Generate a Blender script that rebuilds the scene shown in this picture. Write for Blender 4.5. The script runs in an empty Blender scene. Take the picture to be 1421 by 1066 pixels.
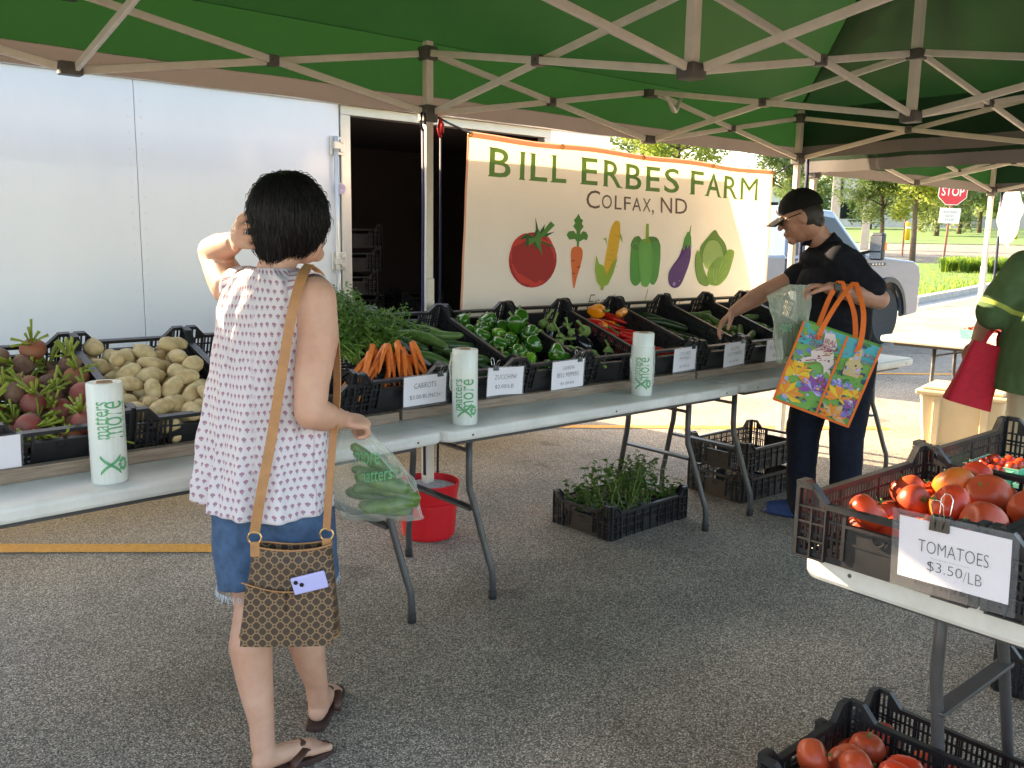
import bpy, math, random
from mathutils import Vector, Matrix, noise
R = math.radians
random.seed(7)
SC = bpy.context.scene
COL = SC.collection

# ------------------------------------------------------------------ camera
YAW, PITCH, ROLL = 0.703, 0.164, 0.016
CAM = Vector((-2.433, -3.501, 1.45))
fw = Vector((math.sin(YAW)*math.cos(PITCH), math.cos(YAW)*math.cos(PITCH), -math.sin(PITCH)))
rt0 = Vector((math.cos(YAW), -math.sin(YAW), 0)); up0 = rt0.cross(fw)
rt = rt0*math.cos(ROLL) + up0*math.sin(ROLL); up = up0*math.cos(ROLL) - rt0*math.sin(ROLL)
cd = bpy.data.cameras.new('camera'); cam = bpy.data.objects.new('camera', cd); COL.objects.link(cam)
cam.matrix_world = Matrix(((rt.x, up.x, -fw.x, CAM.x), (rt.y, up.y, -fw.y, CAM.y), (rt.z, up.z, -fw.z, CAM.z), (0, 0, 0, 1)))
cd.sensor_fit = 'HORIZONTAL'; cd.sensor_width = 36; cd.lens = 36*1234/1421
cd.clip_start = .05; cd.clip_end = 2000
SC.camera = cam
SC.cycles.max_bounces = 7; SC.cycles.diffuse_bounces = 4; SC.cycles.glossy_bounces = 3; SC.cycles.transmission_bounces = 4; SC.cycles.transparent_max_bounces = 16
# ------------------------------------------------------------------ sky, sun, exposure
SUN_EL = R(23)
sdir = Vector((-.22*math.cos(SUN_EL), .975*math.cos(SUN_EL), math.sin(SUN_EL))).normalized()   # towards the sun
w = bpy.data.worlds.new('World'); SC.world = w; w.use_nodes = True
nt = w.node_tree; bg = nt.nodes['Background']
sky = nt.nodes.new('ShaderNodeTexSky'); sky.sky_type = 'NISHITA'; sky.sun_disc = False
sky.sun_elevation = SUN_EL; sky.sun_rotation = math.atan2(sdir.x, sdir.y)
sky.air_density = 1.0; sky.dust_density = 2.5; sky.ozone_density = 1.0
nt.links.new(sky.outputs[0], bg.inputs[0]); bg.inputs[1].default_value = .085
ld = bpy.data.lights.new('sun', 'SUN'); ld.energy = 2.7; ld.angle = R(.6); ld.color = (1, .83, .62)
sun = bpy.data.objects.new('sun', ld); COL.objects.link(sun)
sun.rotation_euler = sdir.to_track_quat('Z', 'Y').to_euler(); sun.location = (-8, 20, 9)
SC.view_settings.view_transform = 'Standard'; SC.view_settings.look = 'None'
SC.view_settings.use_white_balance = True; SC.view_settings.white_balance_temperature = 7500
SC.view_settings.gamma = 1; SC.view_settings.use_curve_mapping = False
SC.view_settings.exposure = 3.35

# ------------------------------------------------------------------ helpers
class MB:
    def __init__(s): s.v = []; s.f = []; s.m = []
    def add(s, vs, fs, m=0):
        o = len(s.v); s.v += [tuple(x) for x in vs]; s.f += [tuple(i+o for i in f) for f in fs]; s.m += [m]*len(fs); return s
    def box(s, c, d, rot=None, m=0, taper=None):
        hx, hy, hz = d[0]/2, d[1]/2, d[2]/2
        vs = [Vector((x*hx, y*hy, z*hz)) for z in (-1, 1) for y in (-1, 1) for x in (-1, 1)]
        if taper:
            for i in range(4): vs[i].x *= taper; vs[i].y *= taper
        if rot: vs = [rot @ v for v in vs]
        c = Vector(c)
        return s.add([v+c for v in vs], [(0,2,3,1),(4,5,7,6),(0,1,5,4),(2,6,7,3),(0,4,6,2),(1,3,7,5)], m)
    def bx(s, x0, x1, y0, y1, z0, z1, m=0):
        return s.box(((x0+x1)/2, (y0+y1)/2, (z0+z1)/2), (x1-x0, y1-y0, z1-z0), None, m)
    def bar(s, p, q, wd, ht, m=0, upv=(0, 0, 1)):
        p = Vector(p); q = Vector(q); d = q-p; L = d.length; z = d.normalized(); x = Vector(upv).cross(z)
        if x.length < 1e-4: x = Vector((1, 0, 0))
        x.normalize(); y = z.cross(x)
        return s.box((p+q)/2, (wd, ht, L), Matrix((x, y, z)).transposed(), m)
    def tube(s, pts, r, seg=8, m=0, cap=True, flat=1.0, closed=False):
        pts = [Vector(p) for p in pts]; n = len(pts)
        rs = r if isinstance(r, (list, tuple)) else [r]*n
        rings = []; prev = None
        for i in range(n):
            if closed: t = pts[(i+1) % n]-pts[i-1]
            else: t = pts[min(i+1, n-1)]-pts[max(i-1, 0)]
            t.normalize()
            if prev is None:
                a = Vector((0, 0, 1)) if abs(t.z) < .9 else Vector((1, 0, 0)); x = a.cross(t).normalized()
            else:
                x = prev - t*prev.dot(t)
                x = x.normalized() if x.length > 1e-6 else t.orthogonal().normalized()
            prev = x; y = t.cross(x)
            rings.append([pts[i] + (x*math.cos(2*math.pi*k/seg) + y*math.sin(2*math.pi*k/seg)*flat)*rs[i] for k in range(seg)])
        vs = [v for rg in rings for v in rg]; fs = []
        for i in range(n if closed else n-1):
            j = (i+1) % n
            for k in range(seg): fs.append((i*seg+k, i*seg+(k+1) % seg, j*seg+(k+1) % seg, j*seg+k))
        if cap and not closed: fs += [tuple(range(seg))[::-1], tuple((n-1)*seg+k for k in range(seg))]
        return s.add(vs, fs, m)
    def lathe(s, prof, seg=16, m=0, fn=None, c=(0, 0, 0)):
        vs = []; fs = []; n = len(prof); c = Vector(c)
        for i, (r, z) in enumerate(prof):
            for k in range(seg):
                a = 2*math.pi*k/seg; p = Vector((r*math.cos(a), r*math.sin(a), z))
                if fn: p = fn(p, a, i/(n-1))
                vs.append(p+c)
        for i in range(n-1):
            for k in range(seg): fs.append((i*seg+k, i*seg+(k+1) % seg, (i+1)*seg+(k+1) % seg, (i+1)*seg+k))
        if prof[0][0] > 1e-6: fs.append(tuple(range(seg))[::-1])
        if prof[-1][0] > 1e-6: fs.append(tuple((n-1)*seg+k for k in range(seg)))
        return s.add(vs, fs, m)
    def ball(s, c, r, rot=None, seg=12, rings=8, m=0):
        if not isinstance(r, (list, tuple)): r = (r, r, r)
        c = Vector(c); vs = [Vector((0, 0, -r[2]))]; fs = []
        for i in range(1, rings):
            a = -math.pi/2+math.pi*i/rings
            for k in range(seg):
                b = 2*math.pi*k/seg; vs.append(Vector((r[0]*math.cos(a)*math.cos(b), r[1]*math.cos(a)*math.sin(b), r[2]*math.sin(a))))
        vs.append(Vector((0, 0, r[2]))); L = len(vs)-1
        for k in range(seg):
            fs.append((0, 1+(k+1) % seg, 1+k)); b = 1+(rings-2)*seg; fs.append((L, b+k, b+(k+1) % seg))
        for i in range(rings-2):
            for k in range(seg):
                a = 1+i*seg; b = a+seg; fs.append((a+k, a+(k+1) % seg, b+(k+1) % seg, b+k))
        if rot: vs = [rot @ v for v in vs]
        return s.add([v+c for v in vs], fs, m)
    def limb(s, pts, rs, seg=12):
        """closed tapered limb: tube with round ends"""
        s.tube(pts, rs, seg)
        for p, r in ((pts[0], rs[0]), (pts[-1], rs[-1])): s.ball(p, r, None, seg, 8)
        return s
    def grid(s, fn, nu, nv, m=0):
        vs = [fn(i/nu, j/nv) for j in range(nv+1) for i in range(nu+1)]
        fs = [(j*(nu+1)+i, j*(nu+1)+i+1, (j+1)*(nu+1)+i+1, (j+1)*(nu+1)+i) for j in range(nv) for i in range(nu)]
        return s.add(vs, fs, m)
    def poly(s, pts, m=0): return s.add(pts, [tuple(range(len(pts)))], m)
    def prism(s, pts, d, m=0):
        """closed polygon (list of Vector) extruded by vector d"""
        n = len(pts); d = Vector(d); vs = [Vector(p) for p in pts]+[Vector(p)+d for p in pts]
        fs = [tuple(range(n))[::-1], tuple(range(n, 2*n))]+[(i, (i+1) % n, n+(i+1) % n, n+i) for i in range(n)]
        return s.add(vs, fs, m)
    def xf(s, M):
        s.v = [tuple(M @ Vector(v)) for v in s.v]; return s
    def map(s, fn):
        s.v = [tuple(fn(Vector(v))) for v in s.v]; return s
    def mesh(s, name, mats, smooth=False):
        me = bpy.data.meshes.new(name); me.from_pydata(s.v, [], s.f)
        for m in (mats if isinstance(mats, (list, tuple)) else [mats]): me.materials.append(m)
        if max(s.m or [0]) > 0: me.polygons.foreach_set('material_index', s.m)
        if smooth: me.polygons.foreach_set('use_smooth', [True]*len(me.polygons))
        me.update(); return me
    def build(s, name, mats, parent=None, smooth=False, loc=None, bevel=0, angle=None):
        return link(name, s.mesh(name, mats, smooth or angle is not None), parent, loc, bevel, angle)

def link(name, me, parent=None, loc=None, bevel=0, angle=None):
    o = bpy.data.objects.new(name, me); COL.objects.link(o)
    if parent: o.parent = parent
    if loc is not None: o.location = loc
    if bevel:
        b = o.modifiers.new('b', 'BEVEL'); b.width = bevel; b.segments = 2; b.limit_method = 'ANGLE'; b.angle_limit = R(40)
    if angle is not None: me.set_sharp_from_angle(angle=R(angle))
    return o
def empty(name, loc=(0, 0, 0), rz=0, parent=None, M=None):
    o = bpy.data.objects.new(name, None); COL.objects.link(o); o.location = loc; o.rotation_euler = (0, 0, rz); o.empty_display_size = .1
    if M is not None: o.matrix_world = M
    if parent: o.parent = parent
    return o
def tag(o, label, cat, group=None, kind=None):
    o['label'] = label; o['category'] = cat
    if group: o['group'] = group
    if kind: o['kind'] = kind
    return o
def struct(o, label=None, kind='structure'):
    o['kind'] = kind
    if label: o['label'] = label
    return o
def copy_tree(o, parent=None):
    c = o.copy(); COL.objects.link(c); c.parent = parent
    for ch in list(o.children): copy_tree(ch, c)
    return c
TMP = bpy.data.scenes.new('scratch')
def evaluated(o):
    TMP.collection.objects.link(o); vl = TMP.view_layers[0]
    with bpy.context.temp_override(scene=TMP, view_layer=vl):
        dg = bpy.context.evaluated_depsgraph_get(); me = bpy.data.meshes.new_from_object(o.evaluated_get(dg))
    return me
def text_mb(s, size=1.0, shear=0, offset=0, sx=1.0, res=3, align='LEFT', spacing=1.0):
    cu = bpy.data.curves.new('t', 'FONT'); cu.body = s; cu.size = size; cu.shear = shear; cu.offset = offset
    cu.resolution_u = res; cu.align_x = align; cu.space_character = spacing
    o = bpy.data.objects.new('t', cu); me = evaluated(o); mb = MB()
    mb.add([(v.co.x*sx, v.co.y, 0) for v in me.vertices], [tuple(p.vertices) for p in me.polygons])
    bpy.data.objects.remove(o); bpy.data.curves.remove(cu); bpy.data.meshes.remove(me)
    return mb
def remesh(mb, voxel, it=6, fac=.5):
    me = mb.mesh('tmp', []); o = bpy.data.objects.new('tmp', me)
    m = o.modifiers.new('r', 'REMESH'); m.mode = 'VOXEL'; m.voxel_size = voxel; m.use_smooth_shade = True
    if it:
        k = o.modifiers.new('s', 'SMOOTH'); k.factor = fac; k.iterations = it
    out = evaluated(o)
    bpy.data.objects.remove(o); bpy.data.meshes.remove(me)
    return out
def displace(me, fn):
    n = len(me.vertices); c = [0.0]*(3*n); me.vertices.foreach_get('co', c); no = [0.0]*(3*n); me.vertex_normals.foreach_get('vector', no)
    for i in range(n):
        p = Vector(c[3*i:3*i+3]); q = p+Vector(no[3*i:3*i+3])*fn(p); c[3*i:3*i+3] = q
    me.vertices.foreach_set('co', c); me.update()
def fit_text(mb, x0, x1, y0, y1):
    xs = [v[0] for v in mb.v]; ys = [v[1] for v in mb.v]; a, b, c, d = min(xs), max(xs), min(ys), max(ys)
    return mb.map(lambda v: Vector((x0+(v.x-a)/(b-a)*(x1-x0), y0+(v.y-c)/(d-c)*(y1-y0), 0)))

# ------------------------------------------------------------------ materials
def newmat(name):
    m = bpy.data.materials.new(name); m.use_nodes = True; n = m.node_tree; b = n.nodes['Principled BSDF']; return m, n, b
def pm(name, col, rough=.5, var=0, scale=20, bump=0, bscale=200, spec=.5, metal=0, coat=0, sss=0, trans=0, col2=None, stretch=None, rvar=0):
    """plain surface with noise variation of its own colour and fine relief"""
    m, n, b = newmat(name); L = n.links
    b.inputs['Roughness'].default_value = rough; b.inputs['Metallic'].default_value = metal
    b.inputs['Specular IOR Level'].default_value = spec; b.inputs['Coat Weight'].default_value = coat
    b.inputs['Base Color'].default_value = (*col, 1)
    tc = n.nodes.new('ShaderNodeTexCoord'); src = tc.outputs['Object']
    if stretch:
        mp = n.nodes.new('ShaderNodeMapping'); mp.inputs['Scale'].default_value = stretch; L.new(src, mp.inputs[0]); src = mp.outputs[0]
    if var or col2:
        no = n.nodes.new('ShaderNodeTexNoise'); no.inputs['Scale'].default_value = scale; no.inputs['Detail'].default_value = 5; no.inputs['Roughness'].default_value = .65
        L.new(src, no.inputs['Vector'])
        cr = n.nodes.new('ShaderNodeValToRGB'); cr.color_ramp.elements[0].position = .32; cr.color_ramp.elements[1].position = .68
        c2 = col2 or tuple(min(1, c*(1+var)) for c in col); c1 = col if col2 else tuple(c*(1-var) for c in col)
        cr.color_ramp.elements[0].color = (*c1, 1); cr.color_ramp.elements[1].color = (*c2, 1)
        L.new(no.outputs[0], cr.inputs[0]); L.new(cr.outputs[0], b.inputs['Base Color'])
        if rvar:
            mr = n.nodes.new('ShaderNodeMapRange'); mr.inputs[3].default_value = max(0, rough-rvar); mr.inputs[4].default_value = min(1, rough+rvar)
            L.new(no.outputs[0], mr.inputs[0]); L.new(mr.outputs[0], b.inputs['Roughness'])
    if bump:
        nb = n.nodes.new('ShaderNodeTexNoise'); nb.inputs['Scale'].default_value = bscale; nb.inputs['Detail'].default_value = 3; L.new(src, nb.inputs['Vector'])
        bp = n.nodes.new('ShaderNodeBump'); bp.inputs['Strength'].default_value = bump; bp.inputs['Distance'].default_value = .004
        L.new(nb.outputs[0], bp.inputs['Height']); L.new(bp.outputs[0], b.inputs['Normal'])
    if sss:
        b.inputs['Subsurface Weight'].default_value = sss; b.inputs['Subsurface Radius'].default_value = (1, .35, .2); b.inputs['Subsurface Scale'].default_value = .008
    if trans:
        add_translucent(m, trans)
    return m
def add_translucent(m, fac, tint=None):
    n = m.node_tree; L = n.links; b = n.nodes['Principled BSDF']; out = n.nodes['Material Output']
    t = n.nodes.new('ShaderNodeBsdfTranslucent'); mx = n.nodes.new('ShaderNodeMixShader'); mx.inputs[0].default_value = fac
    if tint: t.inputs[0].default_value = (*tint, 1)
    elif b.inputs['Base Color'].links: L.new(b.inputs['Base Color'].links[0].from_socket, t.inputs[0])
    else: t.inputs[0].default_value = b.inputs['Base Color'].default_value
    L.new(b.outputs[0], mx.inputs[1]); L.new(t.outputs[0], mx.inputs[2]); L.new(mx.outputs[0], out.inputs['Surface'])
def mth(n, op, a, b=None):
    k = n.nodes.new('ShaderNodeMath'); k.operation = op
    for i, x in enumerate((a, b)):
        if x is None: continue
        if isinstance(x, (int, float)): k.inputs[i].default_value = x
        else: n.links.new(x, k.inputs[i])
    return k.outputs[0]
def film(name, tint, opacity, rough=.15):
    """thin clear plastic film"""
    m, n, b = newmat(name); L = n.links; out = n.nodes['Material Output']
    b.inputs['Base Color'].default_value = (*tint, 1); b.inputs['Roughness'].default_value = rough
    tr = n.nodes.new('ShaderNodeBsdfTransparent'); tl = n.nodes.new('ShaderNodeBsdfTranslucent'); tl.inputs[0].default_value = (*tint, 1)
    mx = n.nodes.new('ShaderNodeMixShader'); mx.inputs[0].default_value = .4; L.new(b.outputs[0], mx.inputs[1]); L.new(tl.outputs[0], mx.inputs[2])
    lw = n.nodes.new('ShaderNodeLayerWeight'); lw.inputs[0].default_value = .35
    f = mth(n, 'ADD', mth(n, 'MULTIPLY', lw.outputs['Facing'], .5), opacity)
    mm = n.nodes.new('ShaderNodeMixShader'); L.new(f, mm.inputs[0]); L.new(tr.outputs[0], mm.inputs[1]); L.new(mx.outputs[0], mm.inputs[2])
    L.new(mm.outputs[0], out.inputs['Surface']); return m

def asphalt_mat(name, lo, hi, mid, scale=140):
    m, n, b = newmat(name); L = n.links; tc = n.nodes.new('ShaderNodeTexCoord')
    vo = n.nodes.new('ShaderNodeTexVoronoi'); vo.inputs['Scale'].default_value = scale; L.new(tc.outputs['Object'], vo.inputs['Vector'])
    sep = n.nodes.new('ShaderNodeSeparateColor'); L.new(vo.outputs['Color'], sep.inputs[0])
    cr = n.nodes.new('ShaderNodeValToRGB'); e = cr.color_ramp.elements
    e[0].position = 0; e[0].color = (*lo, 1); e[1].position = 1; e[1].color = (*hi, 1)
    k = e.new(.55); k.color = (*mid, 1); k = e.new(.86); k.color = (mid[0]*1.7, mid[1]*1.66, mid[2]*1.58, 1)
    L.new(sep.outputs[0], cr.inputs[0])
    # tar between the stones
    cr3 = n.nodes.new('ShaderNodeValToRGB'); cr3.color_ramp.elements[0].color = (1, 1, 1, 1); cr3.color_ramp.elements[1].color = (.5, .485, .47, 1)
    cr3.color_ramp.elements[0].position = .3; cr3.color_ramp.elements[1].position = .75; L.new(vo.outputs['Distance'], cr3.inputs[0])
    no = n.nodes.new('ShaderNodeTexNoise'); no.inputs['Scale'].default_value = 1.1; no.inputs['Detail'].default_value = 6; no.inputs['Roughness'].default_value = .6; L.new(tc.outputs['Object'], no.inputs['Vector'])
    cr2 = n.nodes.new('ShaderNodeValToRGB'); cr2.color_ramp.elements[0].position = .3; cr2.color_ramp.elements[1].position = .7
    cr2.color_ramp.elements[0].color = (.70, .69, .66, 1); cr2.color_ramp.elements[1].color = (1.18, 1.14, 1.10, 1); L.new(no.outputs[0], cr2.inputs[0])
    mx = n.nodes.new('ShaderNodeMix'); mx.data_type = 'RGBA'; mx.blend_type = 'MULTIPLY'; mx.inputs[0].default_value = 1
    L.new(cr.outputs[0], mx.inputs[6]); L.new(cr2.outputs[0], mx.inputs[7])
    my = n.nodes.new('ShaderNodeMix'); my.data_type = 'RGBA'; my.blend_type = 'MULTIPLY'; my.inputs[0].default_value = 1
    L.new(mx.outputs[2], my.inputs[6]); L.new(cr3.outputs[0], my.inputs[7]); L.new(my.outputs[2], b.inputs['Base Color'])
    st = n.nodes.new('ShaderNodeTexNoise'); st.inputs['Scale'].default_value = 2.3; st.inputs['Detail'].default_value = 4; st.inputs['Distortion'].default_value = .6; L.new(tc.outputs['Object'], st.inputs['Vector'])
    cs = n.nodes.new('ShaderNodeValToRGB'); ce = cs.color_ramp.elements; ce[0].position = .30; ce[0].color = (.62, .60, .58, 1); ce[1].position = .37; ce[1].color = (1, 1, 1, 1); k = ce.new(.66); k.color = (1, 1, 1, 1); k = ce.new(.74); k.color = (1.1, .98, .92, 1); L.new(st.outputs[0], cs.inputs[0])
    mz = n.nodes.new('ShaderNodeMix'); mz.data_type = 'RGBA'; mz.blend_type = 'MULTIPLY'; mz.inputs[0].default_value = 1; L.new(my.outputs[2], mz.inputs[6]); L.new(cs.outputs[0], mz.inputs[7]); L.new(mz.outputs[2], b.inputs['Base Color'])
    b.inputs['Roughness'].default_value = .85; b.inputs['Specular IOR Level'].default_value = .3
    bp = n.nodes.new('ShaderNodeBump'); bp.inputs['Strength'].default_value = .6; bp.inputs['Distance'].default_value = .004; bp.invert = True
    L.new(vo.outputs['Distance'], bp.inputs['Height']); L.new(bp.outputs[0], b.inputs['Normal'])
    return m
def ring_fabric(name, col, line, s=.030, r=.37, wd=.05):
    m, n, b = newmat(name); L = n.links; tc = n.nodes.new('ShaderNodeTexCoord'); sp = n.nodes.new('ShaderNodeSeparateXYZ'); L.new(tc.outputs['Object'], sp.inputs[0])
    def fr(x): return mth(n, 'SUBTRACT', mth(n, 'FRACT', mth(n, 'DIVIDE', x, s)), .5)
    x, z = fr(sp.outputs['X']), fr(sp.outputs['Z'])
    def ring(a, c):
        d = mth(n, 'SQRT', mth(n, 'ADD', mth(n, 'MULTIPLY', a, a), mth(n, 'MULTIPLY', c, c)))
        return mth(n, 'LESS_THAN', mth(n, 'ABSOLUTE', mth(n, 'SUBTRACT', d, r)), wd)
    ax, az = mth(n, 'SUBTRACT', .5, mth(n, 'ABSOLUTE', x)), mth(n, 'SUBTRACT', .5, mth(n, 'ABSOLUTE', z))
    f = mth(n, 'MAXIMUM', ring(x, z), mth(n, 'MAXIMUM', ring(ax, az), mth(n, 'MAXIMUM', ring(ax, z), ring(x, az)) if False else ring(ax, az)))
    mx = n.nodes.new('ShaderNodeMix'); mx.data_type = 'RGBA'; L.new(f, mx.inputs[0]); mx.inputs[6].default_value = (*col, 1); mx.inputs[7].default_value = (*line, 1)
    L.new(mx.outputs[2], b.inputs['Base Color']); b.inputs['Roughness'].default_value = .55
    return m
def print_fabric(name):
    """white cotton block printed with small staggered dusty red flowers (uses the uv map, metres)"""
    m, n, b = newmat(name); L = n.links; uv = n.nodes.new('ShaderNodeUVMap'); uv.uv_map = 'UVMap'; sp = n.nodes.new('ShaderNodeSeparateXYZ'); L.new(uv.outputs[0], sp.inputs[0])
    nz = n.nodes.new('ShaderNodeTexNoise'); nz.inputs['Scale'].default_value = 7; L.new(uv.outputs[0], nz.inputs['Vector'])
    wob = mth(n, 'MULTIPLY', mth(n, 'SUBTRACT', nz.outputs[0], .5), .03)
    U, V = mth(n, 'ADD', sp.outputs['X'], wob), mth(n, 'ADD', sp.outputs['Y'], wob)
    s, t = .0180, .0220
    vr = mth(n, 'DIVIDE', V, t); row = mth(n, 'FLOOR', vr)
    off = mth(n, 'MULTIPLY', mth(n, 'MODULO', mth(n, 'ABSOLUTE', row), 2.0), .5)
    x = mth(n, 'SUBTRACT', mth(n, 'FRACT', mth(n, 'ADD', mth(n, 'DIVIDE', U, s), off)), .5)
    y = mth(n, 'SUBTRACT', mth(n, 'FRACT', vr), .5)
    def ell(cx, cy, rx, ry):
        a = mth(n, 'DIVIDE', mth(n, 'SUBTRACT', x, cx), rx); c = mth(n, 'DIVIDE', mth(n, 'SUBTRACT', y, cy), ry)
        return mth(n, 'LESS_THAN', mth(n, 'ADD', mth(n, 'MULTIPLY', a, a), mth(n, 'MULTIPLY', c, c)), 1.0)
    fl = mth(n, 'MAXIMUM', ell(0, .07, .15, .21), mth(n, 'MAXIMUM', ell(-.17, .05, .11, .14), ell(.17, .05, .11, .14)))
    st = mth(n, 'MAXIMUM', ell(0, -.26, .035, .12), ell(0, -.18, .2, .045)); co = ell(0, .06, .05, .09)
    def mix(f, a, c):
        k = n.nodes.new('ShaderNodeMix'); k.data_type = 'RGBA'; L.new(f, k.inputs[0])
        for i, q in ((6, a), (7, c)):
            if isinstance(q, tuple): k.inputs[i].default_value = (*q, 1)
            else: L.new(q, k.inputs[i])
        return k.outputs[2]
    c = mix(fl, (.72, .67, .71), (.39, .21, .28)); c = mix(st, c, (.32, .22, .29)); c = mix(co, c, (.5, .28, .33))
    L.new(c, b.inputs['Base Color']); b.inputs['Roughness'].default_value = .85; b.inputs['Specular IOR Level'].default_value = .2
    nb = n.nodes.new('ShaderNodeTexNoise'); nb.inputs['Scale'].default_value = 900; bp = n.nodes.new('ShaderNodeBump'); bp.inputs['Strength'].default_value = .15; bp.inputs['Distance'].default_value = .001
    L.new(nb.outputs[0], bp.inputs['Height']); L.new(bp.outputs[0], b.inputs['Normal'])
    add_translucent(m, .12); return m
M = {}
M['asphalt'] = asphalt_mat('asphalt', (.14, .128, .112), (.88, .80, .69), (.36, .322, .28), 225)
M['road'] = asphalt_mat('road', (.14, .13, .12), (.4, .37, .33), (.24, .22, .2), 40)
M['paint'] = pm('road_paint', (.66, .30, .045), .8, .22, 60, .3, 120)
M['grass'] = pm('lawn', (.07, .14, .018), .9, .35, 3, 0)
M['concrete'] = pm('concrete', (.36, .34, .31), .9, .18, 6, .3, 60)
M['trailer'] = pm('trailer_skin', (.79, .82, .87), .22, 0, 1.6, .10, 1.6, coat=.2, col2=(.84, .87, .91), stretch=(1.2, 1, .5))
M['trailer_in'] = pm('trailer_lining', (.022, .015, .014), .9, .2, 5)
M['alu'] = pm('aluminium_trim', (.66, .65, .62), .35, .06, 8, metal=.6)
M['rubber'] = pm('black_rubber', (.02, .02, .02), .8, .3, 30)
M['green'] = pm('canopy_green', (.012, .038, .016), .6, .18, 2.5, .3, 5, spec=.2)
add_translucent(M['green'], .2, (.0085, .038, .010))
M['greydrop'] = pm('canopy_hem', (.17, .155, .15), .7, .08, 5)
add_translucent(M['greydrop'], .08, (.16, .13, .12))
M['steel'] = pm('canopy_frame', (.68, .61, .53), .38, .07, 12, spec=.5)
M['joint'] = pm('joint_plastic', (.10, .09, .08), .5, .2, 30)
M['white_strap'] = pm('white_webbing', (.7, .68, .64), .8)
M['banner'] = pm('banner_vinyl', (.93, .82, .76), .55, .03, 3, .12, 5); add_translucent(M['banner'], .25, (.95, .76, .5))
def ink(name, c, k=1.15): 
    m = pm('ink_'+name, c, .55); add_translucent(m, .2, tuple(min(1, x*k) for x in c)); return m
INK = dict(green=ink('green', (.18, .36, .10)), grey=ink('grey', (.19, .13, .10)), orange=ink('hem', (.78, .38, .25)), red=ink('red', (.72, .05, .035)), dred=ink('darkred', (.45, .02, .02)),
    leaf=ink('leaf', (.09, .28, .05)), dleaf=ink('darkleaf', (.03, .12, .03)), carrot=ink('carrot', (.83, .19, .05)), corn=ink('corn', (.86, .52, .04)), cornd=ink('cornline', (.66, .36, .02)), husk=ink('husk', (.33, .50, .05)),
    pep=ink('pepper', (.10, .38, .06)), pepl=ink('pepperlight', (.17, .50, .09)), pur=ink('purple', (.13, .03, .22)), purl=ink('purplelight', (.45, .30, .55)), cab=ink('cabbage', (.32, .52, .08)), cabl=ink('cabbagelight', (.55, .72, .2)), cabd=ink('cabbagedark', (.18, .34, .05)))
M['table'] = pm('table_plastic', (.62, .61, .57), .42, .12, 7, .12, 300, rvar=.1)
M['leg'] = pm('table_leg_paint', (.06, .06, .063), .38, .15, 20)
M['wood'] = pm('weathered_wood', (.20, .14, .10), .85, 0, 14, .3, 50, col2=(.34, .26, .20), stretch=(.6, 9, 9))
M['crate'] = pm('crate_plastic', (.016, .016, .018), .42, .4, 12, .1, 80, rvar=.12)
M['paper'] = pm('sign_paper', (.77, .74, .80), .6, .02, 10)
M['sleeve'] = film('clear_sleeve', (.8, .8, .82), .12, .08)
M['ink'] = pm('black_ink', (.05, .05, .055), .7)
M['clip'] = pm('clip_black', (.015, .015, .015), .3)
M['chrome'] = pm('clip_wire', (.75, .73, .7), .2, metal=1)
M['skinw'] = pm('skin_light', (.50, .255, .17), .5, 0, 9, .12, 260, sss=.12, col2=(.60, .35, .25))
M['skinm'] = pm('skin_tan', (.40, .19, .125), .5, 0, 11, .12, 260, sss=.1, col2=(.50, .27, .19))
M['hair'] = pm('hair_black', (.010, .0085, .008), .5, .4, 120, spec=.35)
M['hairm'] = pm('hair_dark', (.02, .015, .012), .55)
M['nail'] = pm('nail', (.72, .45, .38), .3)
M['blouse'] = print_fabric('printed_cotton')
M['denim'] = pm('denim', (.045, .095, .19), .85, .3, 26, .3, 700)
M['fray'] = pm('denim_fray', (.45, .5, .56), .9)
M['leather'] = pm('tan_leather', (.42, .20, .08), .5, .12, 30, .1, 300)
M['brown'] = pm('brown_leather', (.07, .028, .018), .5, .2, 40, .1, 200)
M['sole'] = pm('brown_sole', (.05, .022, .018), .7)
M['bagp'] = ring_fabric('ring_canvas', (.05, .028, .016), (.24, .14, .07))
M['lilac'] = pm('lilac_phone', (.46, .45, .78), .3)
M['black'] = pm('black_gloss', (.012, .012, .014), .25)
M['gold'] = pm('brass', (.65, .45, .2), .3, metal=1)
M['polo'] = pm('black_polo', (.012, .013, .018), .85, .25, 40, .15, 600, spec=.12)
M['trouser'] = pm('navy_trouser', (.011, .014, .024), .85, .2, 30, .15, 500, spec=.12)
M['cap'] = pm('black_cap', (.011, .011, .011), .85, .2, 50, .15, 500, spec=.12)
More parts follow.
